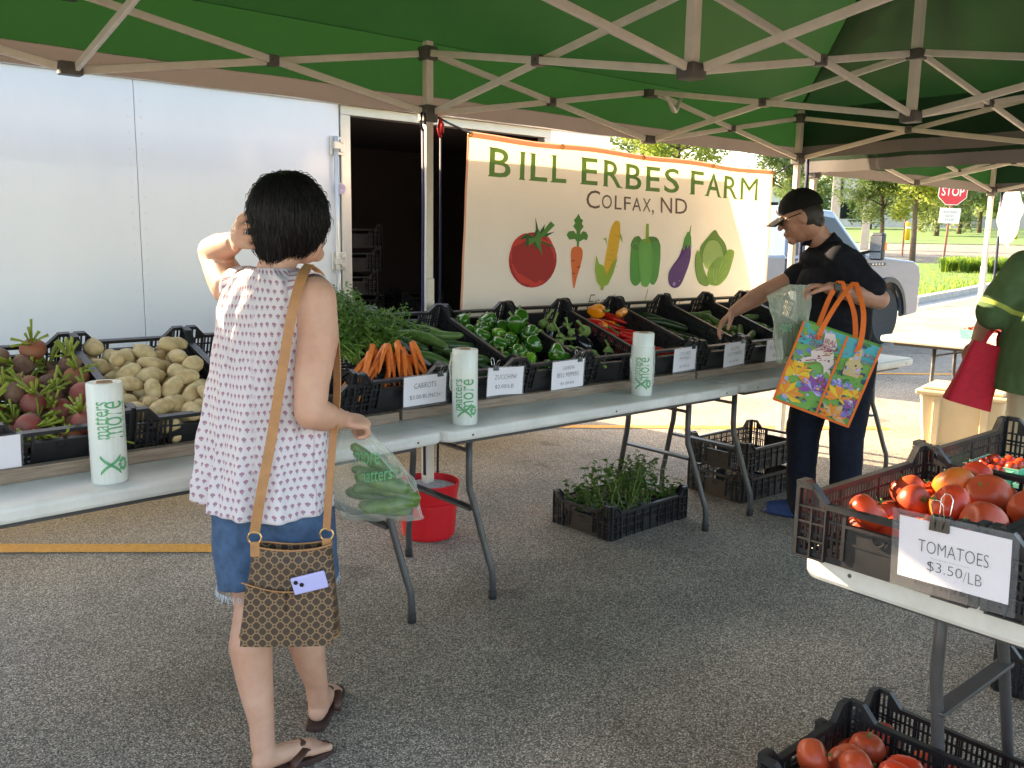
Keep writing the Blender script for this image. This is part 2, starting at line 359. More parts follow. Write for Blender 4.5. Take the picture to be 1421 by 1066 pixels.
def tee_mat():
    m = pm('green_tee', (.085, .14, .06), .9, .1, 20, .15, 500, spec=.15); n = m.node_tree; L = n.links; b = n.nodes['Principled BSDF']; tc = n.nodes.new('ShaderNodeTexCoord'); sp = n.nodes.new('ShaderNodeSeparateXYZ'); L.new(tc.outputs['Object'], sp.inputs[0])
    X, Y, Z = sp.outputs
    def band(x0, z0, k, lo, hi):
        d = mth(n, 'ABSOLUTE', mth(n, 'ADD', mth(n, 'SUBTRACT', Z, z0), mth(n, 'MULTIPLY', mth(n, 'SUBTRACT', X, x0), k)))
        return mth(n, 'MULTIPLY', mth(n, 'LESS_THAN', d, .011), mth(n, 'MULTIPLY', mth(n, 'GREATER_THAN', X, lo), mth(n, 'LESS_THAN', X, hi)))
    f = mth(n, 'MAXIMUM', band(-.25, 1.165, .5, -1, -.195), mth(n, 'MULTIPLY', band(-.10, 1.19, .5, -.165, .3), mth(n, 'LESS_THAN', Y, 0.0)))
    mx = n.nodes.new('ShaderNodeMix'); mx.data_type = 'RGBA'; L.new(f, mx.inputs[0]); L.new(b.inputs['Base Color'].links[0].from_socket, mx.inputs[6]); mx.inputs[7].default_value = (.40, .46, .10, 1); L.new(mx.outputs[2], b.inputs['Base Color']); return m
M['greenshirt'] = tee_mat(); M['_tee'] = pm('green_tee', (.045, .10, .03), .9, .1, 20, .15, 500)
M['lime'] = pm('lime_print', (.40, .46, .08), .9)
M['redbag'] = pm('red_fabric', (.62, .012, .035), .75, .12, 30, .15, 500, trans=.15)
M['film'] = film('bag_film', (.78, .86, .80), .10, .18)
M['rollf'] = pm('roll_film', (.74, .78, .74), .22, .05, 14, .3, 40, trans=.1, stretch=(8, 8, .5))
M['card'] = pm('cardboard_core', (.35, .22, .13), .9)
M['gprint'] = pm('green_print', (.10, .36, .17), .4)
M['redplastic'] = pm('red_plastic', (.62, .012, .02), .35, .08, 8)
M['gravel'] = pm('bucket_gravel', (.28, .25, .22), .95, 0, 60, 1.0, 90, col2=(.5, .46, .42))
M['tote'] = pm('beige_plastic', (.60, .49, .33), .5, .05, 6)
M['orange'] = pm('orange_webbing', (.86, .17, .025), .75, .08, 60, .1, 300)
M['blue'] = pm('blue_strap', (.012, .016, .06), .8)
M['shoe'] = pm('blue_shoe', (.012, .035, .12), .7, .2, 40)
M['truck'] = pm('truck_paint', (.12, .16, .21), .18, .02, 3, coat=.8)
M['trim'] = pm('black_trim', (.025, .026, .028), .5, .2, 20)
M['glass'] = pm('dark_glass', (.012, .015, .018), .08, spec=.25)
M['rim'] = pm('alloy', (.6, .6, .6), .25, metal=.9)
M['tyre'] = pm('tyre', (.025, .025, .026), .85, .3, 30)
M['amber'] = pm('amber_lens', (.75, .18, .02), .3)
M['stop'] = pm('sign_red', (.62, .03, .045), .45)
M['signwhite'] = pm('sign_white', (.8, .79, .75), .5)
M['post'] = pm('rust_post', (.33, .13, .09), .8, .2, 20)
M['yellow'] = pm('yellow_paint', (.75, .43, .02), .6)
M['bark'] = pm('bark', (.13, .095, .07), .95, .35, 12, .6, 40)
M['beige'] = pm('beige_wall', (.60, .53, .44), .85, .06, 2)
M['stone'] = pm('pylon_stone', (.52, .45, .38), .9, .12, 4)
def leafm(name, c, t, f=.5):
    m = pm(name, c, .6, .25, 1.5); add_translucent(m, f, t); return m
M['leafy'] = leafm('leaf_lime', (.14, .19, .04), (.46, .56, .10)); M['leafg'] = leafm('leaf_green', (.11, .17, .06), (.38, .50, .18)); M['leafd'] = leafm('leaf_dark', (.10, .14, .05), (.32, .38, .14))
M['blade'] = leafm('grass_blade', (.08, .16, .02), (.28, .42, .05)); M['seedling'] = leafm('seedling_leaf', (.065, .14, .025), (.16, .30, .05), .35)
M['carrotgreen'] = leafm('carrot_green', (.085, .19, .025), (.20, .36, .06), .35); M['carrotstem'] = pm('carrot_stem', (.20, .33, .06), .6, .2, 60)
M['beetleaf'] = leafm('beet_stub', (.30, .36, .05), (.45, .5, .08), .25); M['beet'] = pm('beet_skin', (.10, .04, .03), .85, 0, 22, .5, 60, col2=(.27, .155, .10)); M['beetr'] = pm('beet_red', (.30, .03, .035), .7, 0, 20, .3, 60, col2=(.24, .10, .07)); M['beeto'] = pm('beet_orange', (.33, .075, .03), .8, 0, 20, .4, 60, col2=(.27, .14, .08))
M['potato'] = pm('potato_skin', (.45, .31, .14), .8, 0, 32, .4, 70, col2=(.68, .53, .30)); M['carrot'] = pm('carrot_skin', (.76, .19, .035), .5, .14, 40, .3, 120)
M['zuc'] = pm('zucchini_skin', (.014, .04, .008), .38, 0, 45, .1, 60, col2=(.04, .09, .02)); M['zucl'] = pm('zucchini_light', (.05, .11, .02), .4, 0, 45, col2=(.10, .19, .04)); M['stem'] = pm('stem_green', (.16, .24, .06), .7, .2, 50)
M['gpep'] = pm('green_pepper', (.028, .12, .008), .18, .25, 7, spec=.6, coat=.2); M['gpepl'] = pm('green_pepper_lime', (.12, .28, .02), .2, .2, 7, spec=.6); M['egg'] = pm('eggplant_skin', (.008, .004, .010), .18, .2, 8, coat=.3)
M['rpep'] = pm('red_pepper', (.52, .008, .006), .2, .15, 9, spec=.6); M['opep'] = pm('orange_pepper', (.82, .25, .01), .2, .12, 9, spec=.6)
M['cuc'] = pm('cucumber_skin', (.05, .11, .02), .4, 0, 50, .2, 90, col2=(.13, .21, .05)); M['cucd'] = pm('cucumber_dark', (.014, .035, .008), .35, .3, 40); M['cucy'] = pm('cucumber_yellow', (.42, .38, .05), .4, .15, 30)
M['tom'] = pm('tomato_red', (.55, .035, .012), .32, 0, 9, .06, 60, spec=.4, col2=(.62, .07, .02)); M['tomo'] = pm('tomato_orange', (.60, .11, .015), .34, 0, 8, .06, 60, spec=.4, col2=(.62, .20, .03)); M['tomd'] = pm('tomato_dark', (.40, .04, .016), .36, 0, 7, .06, 60, spec=.4, col2=(.50, .09, .03))
M['calyx'] = pm('calyx', (.10, .16, .03), .7)
M['teal'] = pm('teal_basket', (.12, .42, .33), .7, .1, 20)
# ------------------------------------------------------------------ ground and terrain
VD = Vector((.912, .41, 0)); WD = Vector((.41, -.912, 0))
def zt(d): return 0 if d < 14 else (.035*(d-14) if d < 60 else 1.61+.03*(min(d, 110)-60))
def dw(d, w, dz=0):
    p = Vector((CAM.x, CAM.y, 0))+VD*d+WD*w; p.z = zt(d)+dz; return p
def sheet(name, ds, ws, mat, dz=0):
    mb = MB(); vs = [dw(d, w_, dz) for d in ds for w_ in ws]; n = len(ws)
    mb.add(vs, [(i*n+j, i*n+j+1, (i+1)*n+j+1, (i+1)*n+j) for i in range(len(ds)-1) for j in range(n-1)])
    return struct(mb.build(name, mat))
sheet('ground', [-200, 14, 30, 45, 60, 85, 110, 1600], [-900, -60, -20, 0, 20, 60, 900], M['asphalt'])
sheet('road', [32, 40, 48, 54], [-200, -60, 0, 60, 200], M['road'], .006)
sheet('lawn', [54.5, 60, 75, 90, 110, 400], [-300, -60, 0, 60, 300], M['grass'], .03)
# grass island with a concrete kerb in front of it
isl = [(13, -3.1), (16.5, -1.75), (20, -.46), (22.7, .5), (25.3, 1.33), (31.3, 3.2), (31.3, 12), (31.6, 12), (31.6, -30), (13, -30)]
front = isl[:6]
mb = MB(); N = 14
for i in range(5):
    a, b = front[i], front[i+1]
    for k in range(N):
        mb.v.append(None) if False else None
def lerp(a, b, t): return tuple(x+(y-x)*t for x, y in zip(a, b))
line = [lerp(front[i], front[i+1], k/4) for i in range(5) for k in range(4)]+[front[-1]]
def behind(p, s): return (p[0]+s*.36, p[1]-s*.93)
def strip(offs, mat, name, kind='structure'):
    mb = MB(); rows = []
    for s, dz in offs: rows.append([dw(*behind(p, s), dz) for p in line])
    vs = [v for r in rows for v in r]; n = len(line)
    mb.add(vs, [(i*n+j, i*n+j+1, (i+1)*n+j+1, (i+1)*n+j) for i in range(len(rows)-1) for j in range(n-1)])
    return struct(mb.build(name, mat))
strip([(-.45, .005), (0, .008), (.01, .13), (.17, .14), (.18, .0)], M['concrete'], 'kerb')
strip([(.175, .125), (1, .15), (3, .15), (8, .12), (16, .1), (30, .08)], M['grass'], 'grass_verge')
grs = MB(); rnd = random.Random(3)
for i in range(9000):
    t = rnd.random(); p = line[int(t*(len(line)-1))]; q = behind(lerp(p, line[min(len(line)-1, int(t*(len(line)-1))+1)], rnd.random()), .2+rnd.random()**1.5*9)
    b = dw(*q, .13); a = rnd.random()*6.28; h = .05+.07*rnd.random(); wv = Vector((math.cos(a), math.sin(a), 0))*.012
    grs.add([b-wv, b+wv, b+Vector((rnd.uniform(-.03, .03), rnd.uniform(-.03, .03), h))], [(0, 1, 2)])
struct(tag(grs.build('grass', M['blade']), 'short bright grass blades of the verge behind the kerb', 'grass'), kind='stuff')
def paint_line(p, q, wd=.112):
    p = Vector((*p, .004)); q = Vector((*q, .004)); d = (q-p).normalized(); s = Vector((-d.y, d.x, 0))*wd/2; mb = MB(); n = 60; rr = random.Random(int(p.x*50))
    L = [p+(q-p)*i/n for i in range(n+1)]
    vs = [x+s*(1+rr.uniform(-.1, .07)) for x in L]+[x-s*(1+rr.uniform(-.1, .07)) for x in L]
    mb.add(vs, [(i, i+1, n+2+i, n+1+i) for i in range(n)]); return struct(mb.build('road_marking', M['paint']))
paint_line((-3.6, 2.44), (-.72, .235)); paint_line((1.9, 1.67), (4.3, -.17)); paint_line((6.6, 1.75), (8.2, .5))

# ------------------------------------------------------------------ trailer
tr = empty('cargo_trailer', (0, 1.0, 0)); tag(tr, 'long white enclosed cargo trailer with an open dark side door', 'trailer')
T0, T1, ZB, ZT_, D0, D1, DZ = -6.6, 2.25, .42, 2.20, .165, 1.62, 2.10
for a, b in ((T0, -4.33), (-4.3275, -2.16), (-2.1575, -.993), (-.9905, .10)):
    MB().bx(a, b, 0, .04, ZB+.06, ZT_-.045).build('side_panel', M['trailer'], tr, bevel=.003)
MB().bx(D1+.06, T1, 0, .04, ZB+.06, ZT_-.045).build('side_panel', M['trailer'], tr, bevel=.003)
MB().bx(.104, D1+.056, 0, .04, DZ+.0505, ZT_-.046).build('header_panel', M['trailer'], tr, bevel=.003)
MB().bx(.104, D1+.056, 0, .04, ZB+.06, .52).build('door_sill', M['alu'], tr)
fr = MB(); fr.bx(.105, D0, -.012, .06, .53, DZ).bx(D1, D1+.055, -.012, .06, .53, DZ).bx(.105, D1+.055, -.014, .06, DZ, DZ+.05)
fr.build('door_frame', M['alu'], tr, bevel=.004)
MB().bx(.08, D1+.09, -.05, .0, DZ+.052, DZ+.075).build('drip_rail', M['alu'], tr, bevel=.003)
MB().bx(T0, T1, -.015, 2.015, ZT_-.045, ZT_).build('roof_rail', M['alu'], tr, bevel=.01)
MB().bx(T0, T1, -.01, 2.01, ZB, ZB+.06).build('floor_rail', M['alu'], tr)
MB().bx(T0, T1, 1.96, 2.0, ZB+.06, ZT_-.045).build('back_wall', M['trailer'], tr)
MB().bx(T1-.04, T1, .04, 1.96, ZB+.06, ZT_-.045).build('end_wall', M['trailer'], tr)
MB().bx(T0, T0+.04, .04, 1.96, ZB+.06, ZT_-.045).build('end_wall', M['trailer'], tr)
li = MB(); li.bx(T0+.05, T1-.05, .05, 1.95, .48, .50).bx(T0+.05, T1-.05, 1.90, 1.95, .5, 2.14).bx(T0+.05, T1-.05, .05, 1.95, 2.13, 2.138).bx(T0+.05, .1, .05, .07, .5, 2.14).bx(D1+.06, T1-.05, .05, .07, .5, 2.14).bx(T1-.1, T1-.05, .05, 1.9, .5, 2.14).bx(-1.6, -1.55, .07, 1.9, .5, 2.13)
li.build('lining', M['trailer_in'], tr)
rod = MB(); rod.tube([(.062, -.03, .62), (.062, -.03, 1.98)], .012, 8); rod.tube([(.062, -.035, 1.25), (.055, -.06, 1.22), (.04, -.07, 1.12), (.02, -.07, 1.07)], .01, 6); rod.build('lock_rod', M['alu'], tr, True)
for z in (1.93, 1.3, .75):
    b = MB(); b.bx(.035, .125, -.018, -.002, z-.05, z+.05).bx(.045, .08, -.045, -.01, z-.02, z+.02).bx(.09, .115, -.03, -.01, z+.015, z+.035).bx(.09, .115, -.03, -.01, z-.035, z-.015); b.build('rod_bracket', M['alu'], tr, bevel=.003)
st = MB().lathe([(0, 0), (.032, 0), (.032, .002), (0, .002)], 20); st.xf(Matrix.Translation((.097, -.012, 1.70)) @ Matrix.Rotation(R(90), 4, 'X')); st.build('sticker', pm('sticker', (.55, .45, .6), .5, .35, 60), tr)
rv = MB()
for x in (-4.36, -2.19, -1.02):
    for k in range(21): rv.box((x, -.0015, .56+k*.075), (.009, .004, .009)); rv.box((x+.06, -.0015, .56+k*.075), (.009, .004, .009))
rv.build('rivet_row', M['trailer'], tr)
for x in (-3.1, -2.3):
    wt = MB().lathe([(.16, -.09), (.3, -.1), (.335, -.07), (.335, .07), (.3, .1), (.16, .09)], 28); wt.xf(Matrix.Translation((x, .1, .335)) @ Matrix.Rotation(R(90), 4, 'X')); o = wt.build('wheel', M['tyre'], tr, angle=35)
    rm = MB().lathe([(0, -.05), (.05, -.05), (.16, -.03), (.165, .06), (0, .06)], 20); rm.xf(Matrix.Translation((x, .1, .335)) @ Matrix.Rotation(R(90), 4, 'X')); rm.build('rim', M['rim'], o, angle=35)
MB().bx(2.0, 2.08, .9, .98, 0, .45).build('jack_leg', M['leg'], tr)

# ------------------------------------------------------------------ canopies
def canopy(X0, X1, Y0, Y1, name, label, nmod, zb=2.01, ztp=2.262, peak=3.07, drop=.075, ze=2.325):
    c = empty(name, ((X0+X1)/2, (Y0+Y1)/2, 0)); tag(c, label, 'canopy', 'pop-up canopies'); ox, oy = (X0+X1)/2, (Y0+Y1)/2
    S = (X1-X0)/(2*nmod); ys = [Y1, (Y0+Y1)/2, Y0]; xs = [X0+S*i for i in range(2*nmod+1)]
    leg_x = xs[::2]; posts = [(x, ys[1]) for x in xs[1:-1]]
    def L(p): return Vector((p[0]-ox, p[1]-oy, p[2]))
    tubes = MB(); 
    for x in leg_x:
        for y in (Y1, Y0):
            t = MB(); t.bx(x-.023-ox, x+.023-ox, y-.023-oy, y+.023-oy, .02, 1.25); t.bx(x-.019-ox, x+.019-ox, y-.019-oy, y+.019-oy, 1.25, ztp+.06)
            lg = t.build('leg', M['steel'], c, bevel=.004)
            MB().bx(x-.06-ox, x+.06-ox, y-.06-oy, y+.06-oy, .0, .012).build('foot_plate', M['steel'], lg)
            MB().bx(x-.034-ox, x+.034-ox, y-.034-oy, y+.034-oy, zb-.045, zb+.03).build('slider_bracket', M['joint'], lg, bevel=.005); MB().bx(x-.034-ox, x+.034-ox, y-.034-oy, y+.034-oy, ztp-.025, ztp+.035).build('corner_bracket', M['joint'], lg, bevel=.005)
    for x, y in posts:
        lo = x in (xs[1], xs[-2]); pk = peak-.02
        po = MB().bx(x-.019-ox, x+.019-ox, y-.019-oy, y+.019-oy, zb-.03, pk).build('centre_post', M['steel'], c, bevel=.004)
        MB().bx(x-.036-ox, x+.036-ox, y-.036-oy, y+.036-oy, zb-.035, zb+.015).build('lower_hub', M['joint'], po, bevel=.004); MB().bx(x-.033-ox, x+.033-ox, y-.033-oy, y+.033-oy, ztp-.022, ztp+.022).build('upper_hub', M['joint'], po, bevel=.004)
    def truss(a, b, ra=.045):
        a = Vector((*a, 0)); b = Vector((*b, 0)); d = (b-a).normalized(); n = Vector((-d.y, d.x, 0)); a2 = a+d*ra; b2 = b-d*ra
        for s, za, zc in ((1, zb, ztp), (-1, ztp, zb)):
            p = a2+n*.012*s; q = b2+n*.012*s; p.z = za; q.z = zc
            MB().bar(L(p), L(q), .029, .015, upv=n).build('truss_bar', M['steel'], c, bevel=.003)
        m = (a2+b2)/2; m.z = (zb+ztp)/2; mb = MB(); rot = Matrix((d, n, Vector((0, 0, 1)))).transposed(); mb.box(L(m), (.042, .05, .042), rot)
        mb.tube([L(m+n*.034), L(m-n*.034)], .009, 8); mb.build('truss_joint', M['joint'], c, bevel=.005)
    for y in (Y1, Y0):
        for i in range(len(xs)-1): truss((xs[i], y), (xs[i+1], y))
        for x in xs[1:-1:2]:
            for zz in (zb, ztp): MB().bx(x-.038-ox, x+.038-ox, y-.026-oy, y+.026-oy, zz-.024, zz+.02).build('eave_bracket', M['joint'], c, bevel=.004)
    for x in (xs[0], xs[-1]):
        truss((x, Y1), (x, ys[1])); truss((x, ys[1]), (x, Y0))
        for zz in (zb, ztp): MB().bx(x-.026-ox, x+.026-ox, ys[1]-.038-oy, ys[1]+.038-oy, zz-.024, zz+.02).build('eave_bracket', M['joint'], c)
    for x in xs[1:-1]:
        truss((x, Y1), (x, ys[1])); truss((x, ys[1]), (x, Y0))
    for i in range(len(xs)-1): truss((xs[i], ys[1]), (xs[i+1], ys[1]))
    # cloth
    e = .05; rx0, rx1 = (xs[1], xs[-2]); A, B = (X0-e, Y0-e), (X1+e, Y1+e)
    def slope(p0, p1, q1, q0, nu, nv, nrm, seed):
        P = [Vector(x) for x in (p0, p1, q1, q0)]
        def fn(u, v):
            a = P[0].lerp(P[1], u); b = P[3].lerp(P[2], u); p = a.lerp(b, v)
            sag = -.09*math.sin(math.pi*v)*(math.sin(math.pi*min(1, max(0, u)))**.5 if 0 < u < 1 else 0)
            wr = .022*noise.noise(Vector((u*9+seed, v*2.2, seed)))+.016*noise.noise(Vector((u*3+v*14, v*5, seed+4)))+.010*noise.noise(Vector((u*26, v*4+u*6, seed+9)))
            p.z += sag+wr*(1 if 0 < u < 1 and 0 < v < 1 else 0); return L(p)
        o = MB().grid(fn, nu, nv).build('roof_panel', M['green'], c, True)
    pa, pb = (rx0, ys[1], peak), (rx1, ys[1], peak)
    slope((A[0], B[1], ze), (B[0], B[1], ze), pb, pa, 60, 16, 0, 1); slope((A[0], A[1], ze), (B[0], A[1], ze), pb, pa, 60, 16, 0, 2)
    slope((B[0], B[1], ze), (B[0], A[1], ze), pb, pb, 30, 16, 0, 3); slope((A[0], A[1], ze), (A[0], B[1], ze), pa, pa, 30, 16, 0, 4)
    # hip seam binding
    for cx, cy, pk_ in ((A[0], A[1], pa), (A[0], B[1], pa), (B[0], A[1], pb), (B[0], B[1], pb)):
        p = Vector((cx, cy, ze)); q = Vector(pk_); pts = [L(p.lerp(q, t/12)+Vector((0, 0, -.012))) for t in range(13)]
        MB().tube(pts, .009, 6).build('hip_seam', M['green'], c, True)
    for i, (p, q) in enumerate((((A[0], B[1]), (B[0], B[1])), ((B[0], B[1]), (B[0], A[1])), ((B[0], A[1]), (A[0], A[1])), ((A[0], A[1]), (A[0], B[1])))):
        p = Vector((*p, 0)); q = Vector((*q, 0)); d = (q-p).normalized(); n = Vector((d.y, -d.x, 0))
        def fn(u, v, zlo, zhi):
            x = p.lerp(q, u); x.z = zhi+(zlo-zhi)*v; k = (ze-x.z)/.3; x.z += .008*noise.noise(Vector((u*14, i, 1)))*k
            return L(x+n*.022*k*noise.noise(Vector((u*10, k*.7, i*3.1)))*(0 if u in (0, 1) else 1))
        MB().grid(lambda u, v: fn(u, v, ze-.24, ze+.004), 50, 3).build('valance', M['green'], c, True)
        MB().grid(lambda u, v: fn(u, v, ze-.24-drop, ze-.238), 50, 2).build('hem_band', M['greydrop'], c, True)
    return c
canopy(-3.048, 3.048, -3.048, 0, 'market_canopy', 'green pop-up canopy over the vegetable stall with pale scissor frame', 2)
canopy(3.26, 6.2, -2.95, -.0, 'neighbour_canopy', 'second green canopy beyond the end of the vegetable row', 1, zb=1.93, ztp=2.18, peak=2.9, ze=2.235, drop=.075)
# straps hanging on the legs
def strap(name, label, pts, r, mat, cat='strap', flat=.25):
    o = MB().tube(pts, r, 8, flat=flat).build(name, mat, None, True); tag(o, label, cat); return o
sg = MB().tube([(-.05, -.03, 1.93), (-.048, -.032, 1.6), (-.05, -.03, 1.2), (-.045, -.03, .85), (-.04, -.03, .3)], .012, 8, flat=.3)
e1 = empty('ratchet_strap', (-.05, -.03, 0)); tag(e1, 'blue strap hooked beside the pole at the open trailer door, slacker loop', 'strap')
sg.map(lambda v: v-Vector((-.05, -.03, 0))); sg.build('webbing', M['blue'], e1, True)
hk = MB().tube([(.0, 0, 1.92), (-.01, 0, 1.96), (-.005, 0, 2.0), (.012, 0, 2.0), (.014, 0, 1.95)], .005, 6); hk.build('hook', M['black'], e1, True)
e2 = empty('ratchet_strap', (.05, -.03, 0)); tag(e2, 'blue strap with red hook running straight down the banner side of the pole', 'strap')
MB().tube([(.0, 0, 1.92), (.0, 0, 1.3), (-.012, 0, .3)], .009, 8, flat=.3).build('webbing', M['blue'], e2, True)
MB().tube([(.0, 0, 1.90), (-.012, 0, 1.94), (-.002, 0, 1.98), (.012, 0, 1.96), (.01, 0, 1.92)], .008, 6).build('hook', M['redplastic'], e2, True)
strap('bungee_cord', 'short black bungee tying the banner corner to the pole', [(.03, .0, 2.0), (.15, .06, 1.985), (.26, .11, 1.972), (.345, .125, 1.955)], .006, M['black'], 'cord', 1)
strap('bungee_cord', 'black cord tying the far banner corner to the far pole', [(2.95, .11, 1.905), (3.0, .06, 1.94), (3.03, .02, 1.98)], .006, M['black'], 'cord', 1)
strap('dark_strap', 'dark strap wound beside the pole behind the man in the cap', [(3.12, -.02, 2.2), (3.125, -.03, 1.9), (3.12, -.02, 1.5), (3.13, -.02, .6)], .014, M['blue'], flat=.4)
strap('thin_strap', 'thin dark strap beside the pole under the second canopy', [(6.27, -.06, 2.0), (6.3, -.06, 1.3), (6.27, -.06, .4)], .012, M['blue'], flat=.4)
for i, (x, y, z) in enumerate(((-1.45, -.12, 2.36), (1.58, -.1, 2.2))):
    o = MB().tube([(x-.06, y, z+.05), (x-.02, y-.02, z), (x+.04, y, z-.035), (x+.08, y+.02, z-.02), (x+.1, y, z+.05)], [.012, .02, .022, .016, .008], 8, flat=.5).build('tie_strap', M['white_strap'], None, True)
    tag(o, ['knotted white tie strap on the canopy frame above the trailer', 'knotted white tie strap on the canopy frame above the banner'][i], 'strap')
# white bag glowing on the far pole
def wb(u, v):
    a = u*2*math.pi; h = v; rr = .03+.13*min(1, h*2.6)**.7*(1-.35*max(0, h-.55)/.45)
    n_ = 1+.38*noise.noise(Vector((math.cos(a)*1.6, math.sin(a)*1.6, h*3)))+.16*noise.noise(Vector((math.cos(a)*5, math.sin(a)*5, h*5)))
    return Vector((rr*n_*math.cos(a)-.05*h, .45*rr*n_*math.sin(a), -.46*h-.07*h*math.sin(a*1.0+.8)+.03*noise.noise(Vector((math.cos(a)*4, h, 2)))))
o = MB().grid(wb, 48, 24).build('plastic_bag', pm('white_bag', (.85, .83, .8), .4, trans=.6), None, True, (6.42, -.1, 1.98)); tag(o, 'white plastic bag hanging from the pole of the second canopy', 'bag')

# ------------------------------------------------------------------ banner
bn = empty('farm_banner', (.33, .13, .76)); tag(bn, 'cream vinyl farm banner with green lettering and six printed vegetables', 'banner')
BX0, BX1, BZT, BZB = .333, 2.955, 1.966, .78
def bmap(X, z, off=0):
    y = .13+.012*math.sin(X*3.1+.4)*(1-.3*(z-1.2))+.009*noise.noise(Vector((X*2.5, z*3, 5)))+.004*noise.noise(Vector((X*9+z*4, z*3, 8)))-.02*math.sin(math.pi*(X-BX0)/(BX1-BX0))*(BZT-z)
    top = .010*math.sin(math.pi*3*(X-BX0)/(BX1-BX0))**2*max(0, (z-1.6)/.36)
    pull = -.045*(1-(z-BZB)/(BZT-BZB))*(1-(X-BX0)/(BX1-BX0))**3
    return Vector((X+pull-.33, y-off-.13, z-.0149*(X-BX0)-top-.76))
MB().grid(lambda u, v: bmap(BX0+.004+u*(BX1-BX0-.008), BZB+v*(BZT-.004-BZB)), 80, 36).build('sheet', M['banner'], bn, True)
hm = MB(); hm.grid(lambda u, v: bmap(BX0+u*(BX1-BX0), BZT-.03+v*.03, .003), 80, 1); hm.grid(lambda u, v: bmap(BX0+u*.012, BZB+v*(BZT-.03-BZB), .003), 1, 36); hm.grid(lambda u, v: bmap(BX1-.012+u*.012, BZB+v*(BZT-.03-BZB), .003), 1, 36)
hm.build('hem', INK['orange'], bn, True)
for X in (.35, .97, 1.62, 2.3, 2.938):
    g = MB().tube([(.013*math.cos(a*math.pi/6), -.004, .013*math.sin(a*math.pi/6)) for a in range(12)], .0045, 6, closed=True); p = bmap(X, 1.95, .004); g.map(lambda v: v+p); g.build('grommet', M['gold'], bn, True)
def letters(s, x0, x1, z0, z1, mat, name='lettering', off=.0035, **k):
    t = fit_text(text_mb(s, **k), x0, x1, z0, z1); t.map(lambda v: bmap(v.x, v.y, off)); return t.build(name, mat, bn)
def serif_letters(chars, z0, z1, mat, h=.012):
    """capitals set one by one, with little serifs at the foot and head of the stems"""
    for ch, x0, x1, stems in chars:
        o = letters(ch, x0, x1, z0, z1, mat, 'letter', offset=0 if ch == 'M' else .010); wd = x1-x0; s = MB()
        for fx, where in stems:
            X = x0+fx*wd
            for zz in ([z0] if where == 'b' else [z1-h*.55] if where == 't' else [z0, z1-h*.55]): MB().grid(lambda u, v: bmap(X-.021+u*.042, zz+v*h*.55, .0042), 2, 1).build('serif', mat, o)
za, zc = 1.756, 1.903
serif_letters([('B', .477, .618, [(.1, '2')]), ('I', .682, .712, [(.5, '2')]), ('L', .755, .872, [(.1, '2')]), ('L', .905, 1.008, [(.1, '2')]),
  ('E', 1.115, 1.237, [(.1, '2')]), ('R', 1.288, 1.437, [(.1, '2'), (.92, 'b')]), ('B', 1.474, 1.612, [(.1, '2')]), ('E', 1.655, 1.783, [(.1, '2')]), ('S', 1.825, 1.975, []),
  ('F', 2.085, 2.212, [(.1, '2')]), ('A', 2.236, 2.396, [(.07, 'b'), (.93, 'b')]), ('R', 2.428, 2.572, [(.1, '2'), (.92, 'b')]), ('M', 2.606, 2.79, [(.06, 'b'), (.94, 'b')])], za, zc, INK['green'])
letters('C', 1.158, 1.262, 1.628, 1.728, INK['grey'])
for ch, a, b in (('O', 1.278, 1.358), ('L', 1.382, 1.438), ('F', 1.46, 1.518), ('A', 1.532, 1.612), ('X', 1.628, 1.7)): letters(ch, a, b, 1.632, 1.71, INK['grey'])
letters(',', 1.712, 1.73, 1.612, 1.645, INK['grey']); letters('N', 1.795, 1.905, 1.632, 1.725, INK['grey']); letters('D', 1.938, 2.052, 1.632, 1.725, INK['grey'])
letters('Fresh', 1.18, 1.42, 1.06, 1.145, INK['grey'], shear=.4, offset=-.02); letters('l', 1.66, 1.69, 1.09, 1.17, INK['grey'], shear=.4, offset=-.02); letters('d Since', 1.72, 2.05, 1.06, 1.14, INK['grey'], shear=.4, offset=-.02)
def smooth_poly(pts, n=5):
    out = []; m = len(pts)
    for i in range(m):
        p0, p1, p2, p3 = (Vector((*pts[(i+k-1) % m], 0)) for k in range(4))
        for k in range(n):
            t = k/n; q = .5*((2*p1)+(p2-p0)*t+(2*p0-5*p1+4*p2-p3)*t*t+(3*p1-p0-3*p2+p3)*t**3); out.append((q.x, q.y))
    return out
def art(name, layers):
    """printed picture: layers of flat shapes, each 0.4 mm proud of the last"""
    mb = MB(); mats = []
    for i, (mk, pts, sm) in enumerate(layers):
        if INK[mk] not in mats: mats.append(INK[mk])
        mb.poly([bmap(x, z, .0035+.0005*i) for x, z in (smooth_poly(pts) if sm else pts)], mats.index(INK[mk]))
    return mb.build(name, mats, bn)
def ell(cx, cz, rx, rz, n=18, rot=0):
    return [(cx+rx*math.cos(a)*math.cos(rot)-rz*math.sin(a)*math.sin(rot), cz+rx*math.cos(a)*math.sin(rot)+rz*math.sin(a)*math.cos(rot)) for a in [2*math.pi*k/n for k in range(n)]]
